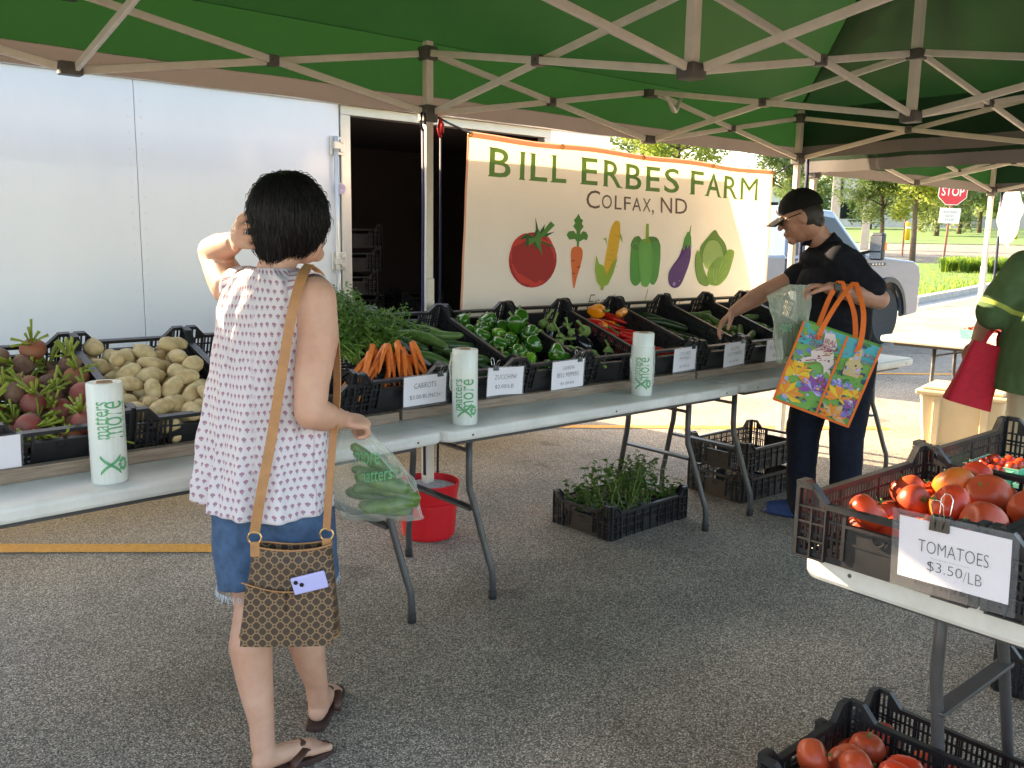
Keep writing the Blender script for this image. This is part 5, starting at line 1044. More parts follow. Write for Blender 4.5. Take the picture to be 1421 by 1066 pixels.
# top
bl = MB()
def torso(cs):
    """loft of ellipse rings: (cx, cy, z, rx, ry, yaw)"""
    return cs
ca_, sa_ = math.cos(-R(33)), math.sin(-R(33))
def ring_pt(cx, cy, z, rx, ry, a, yaw=-R(33)):
    x, y = rx*math.cos(a), ry*math.sin(a); c, s = math.cos(yaw), math.sin(yaw); return V3((cx+x*c-y*s, cy+x*s+y*c, z))
RG = [(-.042, -.002, .725, .206, .163), (-.040, -.002, .78, .198, .158), (-.034, -.002, .86, .182, .146), (-.026, -.002, .97, .168, .134), (-.018, -.003, 1.08, .163, .127), (-.010, -.004, 1.18, .163, .122), (-.006, -.006, 1.25, .163, .112), (-.003, -.010, 1.300, .158, .092), (0, -.012, 1.335, .128, .078), (.002, -.014, 1.352, .084, .067), (.005, -.014, 1.362, .067, .060)]
def bl_fn(u, v):
    a = u*2*math.pi; t = v*(len(RG)-1); i = min(len(RG)-2, int(t)); k = t-i; A_, B_ = RG[i], RG[i+1]; q = [x+(y-x)*k for x, y in zip(A_, B_)]
    z = q[2]; back = max(0, -math.sin(a)); hem = max(0, (1.21-z)/.5)
    fold = (.011*math.sin(11*a+2.2*math.sin(3*z+a))*hem+.006*math.sin(23*a+4*z)*hem*back+.022*noise.noise(V3((math.cos(a)*2.2, math.sin(a)*2.2, z*2.4)))*min(1, hem*1.6)+.006*noise.noise(V3((math.cos(a)*5, math.sin(a)*5, z*9)))+.004*noise.noise(V3((a*5, z*18, 3))))
    if 1.12 < z < 1.235: fold += .0035*math.sin(46*a)*back*(1.235-z)/.115
    e = 1.0
    ex = abs(math.cos(a))**.75*math.copysign(1, math.cos(a)); p = ring_pt(q[0], q[1], 0, q[3]+fold, q[4]+fold, a)
    # level hem dips a little at the back, sides lift; armholes pull in
    p.z = z+(.012*math.sin(2*a+.6)-.016*math.sin(a+.4))*max(0, (.86-z)/.17)
    return p
bm2 = MB().grid(bl_fn, 150, 70); 
bme = bm2.mesh('blouse', M['blouse'], True)
set_uv(bme, lambda c: (math.atan2(c.x+.02, c.y)*.165, c.z)); bo = link('blouse', bme, W); so = bo.modifiers.new('s', 'SOLIDIFY'); so.thickness = .0025; so.offset = -1
for s_, p in ((1, sR), (-1, sL)):                                    # armhole bands on the shoulders
    ax = V3((.83, -.55, 0))*s_
    cap_ = MB().grid(lambda u, v: p+ax*(-.075+(.072 if s_ > 0 else .045)*v)+V3((0, 0, 1))*(.060*math.cos((u-.5)*3.6)*(1-.05*v)+.002)+V3((.55, .83, 0))*(.062*math.sin((u-.5)*3.6)), 20, 10)
    cme = cap_.mesh('shoulder_yoke', M['blouse'], True); set_uv(cme, lambda c: (math.atan2(c.x+.02, c.y)*.165+c.x*.6, c.z+c.y*.4)); o = link('shoulder_yoke', cme, bo); so = o.modifiers.new('s', 'SOLIDIFY'); so.thickness = .003
# shorts
sh = MB(); sh.limb([V3((-.025, -.005, .82)), V3((-.025, -.005, .79)), V3((-.022, -.005, .76))], [.10, .115, .12], 20)
sme_parts = []
for h_, k_, nm in ((hipR, kR, 1), (hipL, kL, -1)):
    q = h_.lerp(k_, .86); sh.tube([h_+V3((0, 0, .03)), h_.lerp(k_, .3), h_.lerp(k_, .6), q], [.085, .098, .100, .098], 20)
sme = remesh(sh, .007, 5)
displace(sme, lambda c: .0035*noise.noise(c*16)+.0025*noise.noise(V3((c.x*40, c.y*40, c.z*12))))
sme.materials.append(M['denim']); sme.name = 'shorts'; so_ = link('shorts', sme, W)
fr = MB(); rf = random.Random(4)
for h_, k_ in ((hipR, kR), (hipL, kL)):
    q = h_.lerp(k_, .86)
    for i in range(160):
        a = rf.random()*6.28; p = q+V3((math.cos(a)*.099, math.sin(a)*.099, .004)); fr.tube([p, p+V3((rf.uniform(-.006, .006), rf.uniform(-.006, .006), -rf.uniform(.008, .022)))], [.0012, .0006], 3, cap=False)
o = fr.build('frayed_hem', M['fray'], so_); o['kind'] = 'stuff'
# sandals
for hl, to, sd in (((.064, .082), (.078, .318), 1), ((-.05, -.165), (.122, -.012), -1)):
    h_, t_ = V3((*hl, 0)), V3((*to, 0)); d = (t_-h_).normalized(); s = V3((-d.y, d.x, 0)); L_ = (t_-h_).length; e = empty('sandal', (0, 0, 0), 0, W)
    outl = [(-.012, 0), (-.005, .026), (.04, .032), (.11, .032), (.17, .042), (.215, .040), (.245, .025), (.255, 0), (.245, -.025), (.215, -.038), (.17, -.040), (.11, -.030), (.04, -.031), (-.005, -.026)]
    sl = MB().prism([h_+d*a*L_/.24+s*b_+V3((0, 0, .001)) for a, b_ in outl], (0, 0, .017)); sl.build('sole', M['sole'], e, bevel=.003)
    tp = h_+d*L_*.78+s*.012*sd+V3((0, 0, .03)); stp = MB()
    for k in (-1, 1): stp.tube([tp, h_+d*L_*.62+s*.030*k+V3((0, 0, .050)), h_+d*L_*.45+s*.043*k+V3((0, 0, .03)), h_+d*L_*.42+s*.038*k+V3((0, 0, .012))], [.008, .014, .014, .012], 8, flat=.3)
    stp.ball(h_+d*L_*.62+V3((0, 0, .056)), (.02, .02, .008)); stp.build('strap', M['brown'], e, True)
# handbag
hb_p = W.matrix_basis @ V3((.062, -.155, .0)); hbag = empty('handbag', (hb_p.x, hb_p.y, .42), -YAW+R(4)); tag(hbag, 'brown ring-patterned shoulder bag with tan strap at the woman\'s hip', 'handbag')
def hbf(u, v):
    a = u*2*math.pi; hw = .128-.030*v; th = (.052-.026*v)*(1 if v < 1 else 1); x = hw*abs(math.cos(a))**.42*math.copysign(1, math.cos(a)); y = th*abs(math.sin(a))**.6*math.copysign(1, math.sin(a))
    z = .245*v+(.012*math.cos(math.pi*x/hw*.5)*-1 if v > .9 else 0)-.012*(1-v)*math.cos(math.pi*x/.26)
    return V3((x+.012*v, y-.006*noise.noise(V3((x*14, v*3, 1))), z))
mbh = MB().grid(hbf, 60, 22); mbh.poly([hbf(k/60, 0) for k in range(60)][::-1]); mbh.build('body', M['bagp'], hbag, True)
pf = MB().grid(lambda u, v: V3((.012*v*.6-.118+.236*u+(.012 if u < .5 else -.012)*v*.8, -.056+.016*v-.006*math.sin(math.pi*u)*(1 if v < 1 else 1.8), -.01+.165*v-.022*v*math.sin(math.pi*u))), 20, 12); pf.build('front_pocket', M['bagp'], hbag, True)
ed = MB(); ed.tube([hbf(k/60, 1) for k in range(60)], .0028, 6, closed=True); ed.tube([hbf(k/60, .015) for k in range(31, 60)], .0032, 6); ed.tube([V3((-.112+.236*u, -.0415-.0105*math.sin(math.pi*u), .1555-.022*math.sin(math.pi*u))) for u in [k/20 for k in range(20)]], .002, 5); ed.build('leather_edge', M['leather'], hbag, True)
def ribbon(pts, w_, wdir, th=.003):
    mb = MB(); pts = [V3(p) for p in pts]; n = len(pts); L_ = []
    out = []
    for i in range(n):
        wd = V3(wdir[i] if isinstance(wdir, list) else wdir).normalized(); t = (pts[min(i+1, n-1)]-pts[max(0, i-1)]).normalized(); nn = wd.cross(t).normalized()
        out += [pts[i]-wd*w_/2-nn*th/2, pts[i]+wd*w_/2-nn*th/2, pts[i]+wd*w_/2+nn*th/2, pts[i]-wd*w_/2+nn*th/2]
    fs = [(i*4+k, i*4+(k+1) % 4, i*4+4+(k+1) % 4, i*4+4+k) for i in range(n-1) for k in range(4)]+[(3, 2, 1, 0), tuple((n-1)*4+k for k in range(4))]
    return mb.add(out, fs)
inv = hbag.matrix_basis.inverted() @ W.matrix_basis
sp1 = [inv @ V3(p) for p in ((.108, -.055, 1.372), (.104, -.128, 1.338), (.088, -.168, 1.25), (.062, -.180, 1.10), (.035, -.182, .95), (.005, -.190, .80), (-.015, -.185, .70))]
sp2 = [inv @ V3(p) for p in ((.108, -.055, 1.372), (.135, -.01, 1.33), (.165, -.03, 1.2), (.178, -.075, 1.05), (.172, -.125, .90), (.165, -.145, .78), (.16, -.15, .70))]
def spl(p, n=6):
    out = []; m = len(p)
    for i in range(m-1):
        a, b_, c, d = p[max(0, i-1)], p[i], p[i+1], p[min(m-1, i+2)]
        for k in range(n): t = k/n; out.append(.5*((2*b_)+(c-a)*t+(2*a-5*b_+4*c-d)*t*t+(3*b_-a-3*c+d)*t**3))
    return out+[p[-1]]
ribbon(spl(sp1), .025, (.85, .1, -.1)).build('strap', M['leather'], hbag); ribbon(spl(sp2), .025, (.75, -.6, 0)).build('strap', M['leather'], hbag)
for q in (sp1[-1], sp2[-1]):
    o = MB().tube([q+V3((.017*math.cos(a), 0, .017*math.sin(a)-.012)) for a in [k*.6 for k in range(11)]], .003, 6, closed=True).build('ring', M['gold'], hbag, True)
    MB().box(q+V3((0, 0, -.042)), (.024, .006, .04)).build('strap_tab', M['leather'], hbag, bevel=.002)
ph = MB().box((0, 0, 0), (.046, .008, .088)); pho = empty('mobile_phone', M=hbag.matrix_basis @ Matrix.Translation((.060, -.0515, .158)) @ Matrix.Rotation(R(76), 4, 'Y')); tag(pho, 'lilac phone sticking out of the handbag pocket', 'phone')
ph.build('case', M['lilac'], pho, bevel=.004)
for x, z in ((-.010, -.032), (-.001, -.019)): MB().tube([(x, -.0042, z), (x, -.006, z)], .0055, 14).build('camera_lens', M['black'], pho)
# bag of cucumbers in her hand
bgp = W.matrix_basis @ V3((.285, .02, 0)); pb = empty('produce_bag', (bgp.x, bgp.y, .68), -YAW); tag(pb, 'clear plastic bag of cucumbers hanging from the woman\'s hand', 'bag')
def film_bag(w0, h, top, depth, lean=(0, 0), seed=1, bottom=.5, mouth=.25):
    def fn(u, v):
        a = u*2*math.pi; g = v; wd = w0*(mouth+(1-mouth)*min(1, (1-g)*1.7)**.8) if g > .35 else w0*(1-.10*(1-g/.35)); dp = depth*(wd/w0)**1.3*(1 if g > .08 else .55+.45*g/.08)
        k = 1+.16*noise.noise(V3((math.cos(a)*2.5, math.sin(a)*2.5, g*4+seed)))+.10*noise.noise(V3((math.cos(a)*7, math.sin(a)*7, g*2.5+seed)))
        return V3((wd*k*math.cos(a)+lean[0]*(1-g), dp*k*math.sin(a)+lean[1]*(1-g), h*g+.02*noise.noise(V3((math.cos(a)*2, g, seed)))*(1-g)))
    m = MB().grid(fn, 56, 40); m.poly([fn(k/56, 0) for k in range(56)][::-1]); return m
fb = film_bag(.125, .255, 0, .062, (.028, 0), 3, mouth=.12); fb.map(lambda v: V3((v.x-.055*max(0, v.z/.255)-.035, v.y, v.z))); fb.build('film', M['film'], pb, True)
fl_ = MB().grid(lambda u, v: V3((-.07+.03*math.sin(5*u)+u*.17*v, -.02+.03*noise.noise(V3((u*4, v*2, 3))), .235-.14*v*u+.05*(1-v)*u)), 16, 10); fl_.build('film_ruffle', M['film'], pb, True)
tx = fit_text(text_mb('matters', shear=.1), -.075, .02, .125, .155); tx.map(lambda v: V3((v.x+.01, -.066+.02*(v.x/.07)**2, v.y+.2*v.x))); tx.build('green_print', M['gprint'], pb)
tx = fit_text(text_mb('more', shear=.1), -.08, -.01, .165, .20); tx.map(lambda v: V3((v.x+.005, -.054+.02*(v.x/.07)**2, v.y+.1*v.x))); tx.build('green_print', M['gprint'], pb)
rq = random.Random(3)
for i, (x, y, z, rzz, ry) in enumerate(((.0, .0, .03, 0, 4), (.02, -.028, .045, .2, -6), (-.03, .028, .05, -.1, 8), (.01, -.01, .078, -.15, 10), (-.02, .02, .085, .3, -5), (.0, -.03, .108, .1, 16), (-.03, 0, .125, -.2, 8), (-.02, .0, .155, .15, 24), (-.05, .01, .17, .3, 40))):
    o = link('cucumber', CUC[i % 4]); o.matrix_world = pb.matrix_basis @ Matrix.Translation((x, y, z)) @ Matrix.Rotation(R(90)+rzz, 4, 'Z') @ Matrix.Rotation(R(ry), 4, 'X') @ Matrix.Scale(1.12 if i < 6 else .85, 4); tag(o, '%s cucumber from the bottom in the plastic bag the woman holds' % ORD[i], 'cucumber', 'cucumbers in the woman\'s bag')
# ---- man
N_ = person('man in a black cap, sunglasses and dark polo reaching into the cucumbers', 1.60, 4.48)
b = MB(); F = V3((-.86, .51, 0)).normalized(); Lf = V3((F.y*-1, F.x, 0)).normalized()*-1
Lf = V3((-.51, -.86, 0)).normalized()                                     # his left, towards the camera
hd = V3((-.185, .0, 1.575)); tilt = V3((F.x*.78, F.y*.78, -.36)).normalized(); tilt = V3((-.86, .28, -.42)).normalized()
upv = (V3((0, 0, 1))-tilt*tilt.z).normalized(); sdv = tilt.cross(upv).normalized(); hr = Matrix((sdv, tilt, upv)).transposed()
def HP(x, y, z): return hd+sdv*x+tilt*y+upv*z
b.ball(hd, (.078, .098, .115), hr, 18, 12); b.ball(HP(0, .035, -.05), (.062, .062, .072), hr, 14, 10); b.ball(HP(0, .078, -.095), (.03, .026, .024), hr, 12, 8); b.ball(HP(0, -.02, -.06), (.068, .06, .07), hr)
b.limb([HP(0, .092, .012), HP(0, .112, -.018)], [.010, .014], 8); b.ball(HP(0, .098, -.055), (.024, .012, .010), hr); b.ball(HP(0, .095, -.068), (.022, .012, .009), hr); b.ball(HP(0, .09, .03), (.05, .012, .012), hr)
for s in (-1, 1): b.ball(HP(.080*s, -.005, -.012), (.010, .022, .033), hr); b.ball(HP(.05*s, .05, -.035), (.02, .03, .03), hr)
nk = V3((-.045, .0, 1.42)); b.limb([nk+V3((0, 0, -.01)), nk.lerp(hd, .5), HP(0, -.03, -.06)], [.058, .062, .062], 14)
b.limb([V3((.03, 0, .95)), V3((.0, 0, 1.15)), V3((-.03, 0, 1.30))], [.10, .11, .09], 16)
sL, sR = nk+Lf*.185+V3((.10, -.01, -.05)), nk-Lf*.185+V3((.02, 0, -.06))
eL, wL = V3((.135, -.25, 1.185)), V3((-.115, -.285, 1.235)); eR, wR = V3((-.285, .20, 1.185)), V3((-.455, .14, 1.085))
b.limb([sL, sL.lerp(eL, .5), eL], [.058, .055, .048], 14); b.limb([eL, eL.lerp(wL, .3), eL.lerp(wL, .8), wL], [.048, .050, .036, .031], 14)
hand_mb(b, wL, (-.97, .05, .08), (.0, -.15, -1), (0, -1, .2), [.75, .9, 1.0, 1.1], 1.12, .08)
b.limb([sR, sR.lerp(eR, .5), eR], [.058, .055, .047], 14); b.limb([eR, eR.lerp(wR, .3), eR.lerp(wR, .8), wR], [.047, .048, .036, .030], 14)
hand_mb(b, wR, (-.72, -.15, -.68), (.35, -.2, -.9), (.1, -1, 0), [.35, .45, .5, .6], 1.12, .12)
me = remesh(b, .0056, 5); me.name = 'body'; me.materials.append(M['skinm']); link('body', me, N_)
hh = MB(); hh.ball(HP(0, -.022, -.008), (.083, .086, .088), hr, 16, 10); hh.ball(HP(0, -.05, -.055), (.064, .048, .05), hr)
hme = remesh(hh, .006, 3); hme.materials.append(M['hairm']); hme.name = 'hair'; link('hair', hme, N_)
cp = MB(); cp.ball(HP(0, -.012, .030), (.092, .110, .104), hr, 20, 12)
cme = remesh(cp, .005, 2)
import bmesh
bm = bmesh.new(); bm.from_mesh(cme); bmesh.ops.bisect_plane(bm, geom=bm.verts[:]+bm.edges[:]+bm.faces[:], plane_co=HP(0, 0, .028), plane_no=upv-tilt*.12, clear_inner=True); bm.to_mesh(cme); bm.free()
cme.materials.append(M['cap']); cme.name = 'cap'; co_ = link('cap', cme, N_)
bmr = MB().grid(lambda u, v: HP((-.072+.144*u)*(1-.22*v*v), .088*math.cos((u-.5)*1.5)+.005+.078*v*math.cos((u-.5)*1.3), .038-.016*v-.022*(2*u-1)**2), 16, 8); o = bmr.build('brim', M['cap'], co_, True); so = o.modifiers.new('s', 'SOLIDIFY'); so.thickness = .004
MB().ball(HP(0, -.012, .135), (.008, .008, .004), hr).build('button', M['cap'], co_, True); MB().ball(HP(0, .098, .062), (.022, .004, .012), hr).build('emblem', M['skinm'], co_, True)
gl = MB()
for s in (-1, 1): gl.ball(HP(.034*s, .098, .008), (.029, .006, .020), hr, 12, 8); gl.tube([HP(.060*s, .094, .012), HP(.083*s, .05, .012), HP(.087*s, .0, .010), HP(.085*s, -.012, -.002)], .0028, 6)
gl.tube([HP(-.01, .103, .012), HP(.01, .103, .012)], .0025, 6); gl.build('sunglasses', M['black'], N_, True)
# polo
pl = MB(); fr_ = Matrix((F, Lf, V3((0, 0, 1)))).transposed()
for cx, z, ra, rb, rz_ in ((.045, .99, .155, .175, .16), (.005, 1.10, .175, .185, .17), (-.01, 1.22, .170, .190, .17), (.02, 1.32, .140, .185, .11)): pl.ball(V3((cx, 0, z)), (ra, rb, rz_), fr_, 24, 14)
pl.limb([V3((.05, 0, .94)), V3((.04, 0, 1.1))], [.15, .16], 20)
pl.limb([sL, nk+V3((.02, 0, -.045)), sR], [.075, .088, .075], 16)
q = sL.lerp(eL, .74); pl.limb([sL, sL.lerp(eL, .45), q], [.078, .076, .078], 16); q2 = sR.lerp(eR, .55); pl.limb([sR, sR.lerp(eR, .45), q2], [.075, .072, .074], 16)
pl.ball(nk+V3((.005, 0, -.055)), (.125, .15, .075), fr_, 20, 12); pl.ball(nk-Lf*.09+V3((.0, 0, -.06)), .085); pl.tube([nk+V3((.005, 0, -.04)), nk+V3((-.002, 0, .0)), nk.lerp(hd, .22)], [.098, .082, .078], 20)
pme = remesh(pl, .0075, 6)
displace(pme, lambda c: .006*noise.noise(c*9)+.004*noise.noise(V3((c.x*22, c.y*22, c.z*9)))+.003*noise.noise(V3((c.x*12, c.y*12, c.z*40))))
pme.materials.append(M['polo']); pme.name = 'polo_shirt'; po_ = link('polo_shirt', pme, N_)
cl = MB(); 
def colr(u, v): a = u*2*math.pi*.86+math.pi*.64; c = nk.lerp(hd, .16); rr = .080+.022*v; return c+F*-(rr*math.cos(a))+Lf*(rr*math.sin(a))+V3((0, 0, .022-.036*v))
o = cl.grid(colr, 30, 5).build('collar', M['polo'], po_, True); so = o.modifiers.new('s', 'SOLIDIFY'); so.thickness = .004
lg = MB(); 
for k in range(3): lg.box((-.135+k*.012, -.118, 1.25), (.009, .003, .009))
lg.build('chest_logo', M['paper'], po_)
# watch
dw_ = (wL-eL).normalized(); cw = eL.lerp(wL, .90); x_ = dw_.orthogonal().normalized(); y_ = dw_.cross(x_)
wa = MB().tube([cw+(x_*math.cos(a)+y_*math.sin(a))*.0365 for a in [k*.3927 for k in range(16)]], .011, 8, flat=.25, closed=True); wo = wa.build('wristwatch', M['black'], N_, True); MB().box(cw+V3((0, -.034, .012)), (.034, .012, .036)).build('watch_face', M['black'], wo, bevel=.004)
# trousers
tr_ = MB(); tr_.limb([V3((.055, 0, .96)), V3((.055, 0, .88))], [.145, .15], 20)
for hp, kn, an in ((V3((.10, -.07, .86)), V3((.10, -.075, .47)), V3((.115, -.075, .10))), (V3((-.015, .07, .86)), V3((-.075, .07, .47)), V3((-.055, .085, .10)))):
    tr_.limb([hp, hp.lerp(kn, .5), kn, kn.lerp(an, .5), an-V3((0, 0, .03))], [.118, .103, .086, .078, .074], 18)
tme = remesh(tr_, .008, 5)
displace(tme, lambda c: .006*noise.noise(V3((c.x*12, c.y*12, c.z*6)))+.003*noise.noise(V3((c.x*10, c.y*10, c.z*35))))
tme.materials.append(M['trouser']); tme.name = 'trousers'; link('trousers', tme, N_)
for x, y in ((.115, -.075), (-.055, .085)):
    s_ = MB(); d = V3((-.93, .36, 0)).normalized(); c0 = V3((x, y, 0)); s_.limb([c0-d*.045+V3((0, 0, .05)), c0+d*.05+V3((0, 0, .048)), c0+d*.15+V3((0, 0, .038))], [.046, .048, .036], 12); s_.ball(c0+d*.06+V3((0, 0, .016)), (.15, .05, .02), Matrix.Rotation(math.atan2(d.y, d.x), 3, 'Z')); m_ = remesh(s_, .007, 3); m_.materials.append(M['shoe']); m_.name = 'shoe'; link('shoe', m_, N_)
# ---- tote bag on his arm
TBM = N_.matrix_basis @ Matrix.Translation((-.190, -.36, .665)) @ Matrix.Rotation(R(-20), 4, 'Z') @ Matrix.Rotation(R(17), 4, 'Y'); TB = empty('tote_bag', M=TBM); tag(TB, 'colourful flower-print shopping bag with orange handles on the man\'s forearm', 'tote bag')
TW, TH, TD = .175, .39, .06
def tbf(x, z, face): return V3((x, (-TD if face == 0 else TD)*(1-.12*z/TH)+.008*noise.noise(V3((x*7, z*7, face))), z))
pr_m = lambda nm, c: pm('print_'+nm, c, .45)
PR = dict(teal=pr_m('teal', (.05, .42, .5)), green=pr_m('green', (.16, .42, .08)), dgreen=pr_m('dgreen', (.05, .22, .06)), orange=pr_m('orange', (.85, .27, .03)), yellow=pr_m('yellow', (.86, .55, .03)), purple=pr_m('purple', (.25, .07, .36)), blue=pr_m('blue', (.16, .2, .6)), cream=pr_m('cream', (.75, .62, .58)), maroon=pr_m('maroon', (.32, .03, .06)), tan=pr_m('tan', (.62, .46, .22)), lav=pr_m('lav', (.45, .42, .75)), navy=pr_m('navy', (.03, .08, .12)))
tbk = MB(); 
for fc in (0, 1): tbk.grid(lambda u, v: tbf(-TW+2*TW*u, TH*v, fc), 16, 16)
for s in (-1, 1): tbk.grid(lambda u, v: V3((s*TW, -TD*(1-.12*v)+2*TD*(1-.12*v)*u, TH*v)), 6, 12)
tbk.add([(-TW, -TD, 0), (TW, -TD, 0), (TW, TD, 0), (-TW, TD, 0)], [(3, 2, 1, 0)])
tbk.build('panel', PR['green'], TB, True)
rt_ = random.Random(6); Lr = [0]
def flat(mb, pts): 
    Lr[0] += 1; mb.poly([tbf(max(-TW+.004, min(TW-.004, x)), max(.003, min(TH-.003, z)), 0)+V3((0, -.0012-.00004*Lr[0], 0)) for x, z in pts])
def patch(nm, cx, cz, rx, rz, n=9, jag=.3):
    m = MB(); flat(m, [(cx+rx*math.cos(a)*(1+rt_.uniform(-jag, jag)), cz+rz*math.sin(a)*(1+rt_.uniform(-jag, jag))) for a in [2*math.pi*k/n for k in range(n)]]); return m
art_m = {k: MB() for k in PR}
def put(c, m): art_m[c].add(m.v, m.f)
for x0, x1 in ((-TW, .02), (.03, TW)):
    m = MB(); flat(m, [(x0, .29), (x1, .30), (x1, TH), (x0, TH)]); put('teal', m)
for i in range(90): put(rt_.choice(['teal', 'navy', 'blue', 'dgreen', 'green', 'lav', 'green']), patch('', rt_.uniform(-TW, TW), rt_.uniform(.02, TH-.01), rt_.uniform(.006, .022), rt_.uniform(.005, .015), 7, .45))
def flower(c, cx, cz, r, n=9, c2=None):
    for k in range(n):
        a = math.pi*(k+.5)/n*1.25-.4; m = MB(); d = (math.cos(a), math.sin(a)); s = (-d[1], d[0]); rr = r*rt_.uniform(.8, 1.15)
        flat(m, [(cx, cz), (cx+d[0]*rr*.55+s[0]*rr*.2, cz+d[1]*rr*.55+s[1]*rr*.2), (cx+d[0]*rr, cz+d[1]*rr), (cx+d[0]*rr*.55-s[0]*rr*.2, cz+d[1]*rr*.55-s[1]*rr*.2)]); put(c if k % 3 else (c2 or c), m)
for c, c2, x, z, r in (('yellow', 'orange', -.12, .145, .085), ('orange', 'yellow', -.14, .045, .08), ('purple', 'lav', -.03, .10, .07), ('purple', 'maroon', -.01, .14, .05), ('orange', 'yellow', .09, .105, .075), ('orange', 'tan', .09, .02, .07), ('purple', 'lav', .165, .09, .05), ('yellow', 'orange', .15, .14, .05), ('blue', 'lav', .06, .165, .03), ('blue', 'lav', .11, .17, .03), ('blue', 'purple', .16, .045, .04)): flower(c, x, z, r, 9, c2)
for pts in ([(-.08, .23), (-.02, .26), (.0, .33), (-.03, .38), (-.07, .37), (-.06, .31), (-.1, .27)], [(-.14, .2), (-.05, .24), (.02, .19), (.01, .22), (-.04, .27), (-.12, .235)], [(-.01, .19), (.015, .25), (-.005, .3), (-.03, .24)]):
    m = MB(); flat(m, pts); put('cream', m)
for i in range(16): x, z = rt_.uniform(-.12, 0), rt_.uniform(.2, .3); m = MB(); flat(m, [(x, z), (x+.03, z+.014), (x+.031, z+.018), (x, z+.005)]); put('maroon', m)
m = MB(); flat(m, [(.065, .22), (.135, .225), (.135, .28), (.115, .30), (.11, .35), (.09, .36), (.08, .31), (.06, .28)]); put('tan', m)
for x, z in ((.075, .255), (.1, .25), (.12, .26), (.095, .31)): put('lav', patch('', x, z, .008, .011, 8, .1))
for i in range(120): put(rt_.choice(['dgreen', 'navy', 'cream', 'lav', 'yellow', 'green', 'maroon', 'blue', 'orange']), patch('', rt_.uniform(-TW, TW), rt_.uniform(.01, .34), rt_.uniform(.003, .010), rt_.uniform(.002, .006), 6, .5))
mats_ = [PR[k] for k in art_m]; am = MB()
for i, k in enumerate(art_m): am.add(art_m[k].v, art_m[k].f, i)
am.build('flower_print', mats_, TB)
for s_, x0, x1, z0, z1 in (('NATURAL', -.13, -.005, .325, .35), ('GROCERS', -.12, -.015, .295, .32), ('GOOD', .12, .18, .325, .342), ('FOOD', .12, .175, .295, .312)):
    t = fit_text(text_mb(s_), x0, x1, z0, z1); t.map(lambda v: tbf(v.x, v.y, 0)+V3((0, -.016, 0))); t.build('lettering', PR['maroon'], TB)
for x in (-TW, .025, TW): MB().bar(tbf(x, 0, 0)+V3((0, -.016, 0)), tbf(x, TH, 0)+V3((0, -.016, 0)), .010, .004, upv=(0, 1, 0)).build('binding', M['orange'], TB)
MB().bar(tbf(-TW, .003, 0)+V3((0, -.013, 0)), tbf(TW, .003, 0)+V3((0, -.013, 0)), .006, .010, upv=(0, 0, 1)).build('binding', M['orange'], TB)
Ti = TBM.inverted() @ N_.matrix_basis
for xa, xb, yy, top in ((-.09, .085, -TD*.88-.006, V3((.0, -.285, 1.265))), (-.11, .06, TD*.88, V3((-.065, -.285, 1.27)))):
    tq = Ti @ top; dn = V3((0, -.052, -.06))
    pts = [V3((xa, yy, TH-.06)), V3((xa, yy, TH)), V3((xa, yy, TH)).lerp(tq, .55)+V3((-.012, -.03, 0)), tq+V3((-.012, -.03, -.02)), tq, tq+V3((.02, -.025, -.02)), V3((xb, yy, TH)).lerp(tq, .5)+V3((.025, -.03, 0)), V3((xb, yy, TH)), V3((xb, yy, TH-.06))]
    ribbon(spl(pts, 5), .023, (1, .1, .25), .003).build('handle', M['orange'], TB)
# plastic bag in his hand
PBM = N_.matrix_basis @ Matrix.Translation((-.285, -.30, .885)); pb2 = empty('produce_bag', M=PBM); tag(pb2, 'thin pale plastic bag held open by the man over the crates', 'bag')
fb = film_bag(.094, .365, 0, .045, (.0, 0), 8, mouth=.9); fb.map(lambda v: V3((v.x*(.72+.45*max(0, v.z/.365)**1.3)-.03*(v.z/.365)**2, v.y*(1-.5*(v.z/.365)), v.z-(.06*max(0, -v.x/.09)*(v.z/.365)**3)))); fb.build('film', film('bag_film_green', (.62, .72, .60), .30, .25), pb2, True)
for s_, z in (('more', .16), ): 
    t = fit_text(text_mb(s_, shear=.1), -.07, -.02, z-.01, z+.025); t.map(lambda v: V3((v.x, -.052+2.2*(v.x+.02)**2-.006, v.y))); t.build('green_print', M['gprint'], pb2)
for i in range(4): o = link('cucumber', CUD[i % 3]); o.matrix_world = PBM @ Matrix.Translation((-.02+.022*i, .01*(i % 2), .10)) @ Matrix.Rotation(R(72+8*i), 4, 'X') @ Matrix.Scale(.75, 4); tag(o, '%s cucumber across in the thin bag the man holds' % ORD[i], 'cucumber', 'cucumbers in the man\'s bag')
# ---- person in green at the right edge
G = person('person in a green tee with a lime sleeve stripe, cut off by the right edge', 2.49, 4.05)
b = MB(); hd = V3((.06, .08, 1.60)); b.ball(hd, (.08, .095, .115), None, 16, 12); b.ball(hd+V3((0, .05, -.06)), (.06, .05, .06)); b.limb([V3((.04, .02, 1.40)), hd-V3((0, 0, .05))], [.062, .06])
b.limb([hd+V3((0, .09, .0)), hd+V3((0, .11, -.03))], [.01, .013], 8)
for s in (-1, 1): b.ball(hd+V3((.082*s, 0, -.01)), (.01, .022, .032))
b.limb([V3((.03, 0, .9)), V3((.03, 0, 1.3))], [.13, .13], 16)
sl_, sr_ = V3((-.17, .02, 1.345)), V3((.23, .02, 1.345)); el_, wl_ = V3((-.265, .10, 1.11)), V3((-.225, .27, .98)); er_, wr_ = V3((.30, .06, 1.08)), V3((.28, .22, .92))
for s, e_, w_ in ((sl_, el_, wl_), (sr_, er_, wr_)):
    b.limb([s, s.lerp(e_, .5), e_], [.06, .055, .048], 14); b.limb([e_, e_.lerp(w_, .4), w_], [.048, .046, .03], 14); hand_mb(b, w_, (0, .7, -.6), (0, -.5, -1), (1 if s.x < 0 else -1, .2, 0), .8, 1.05)
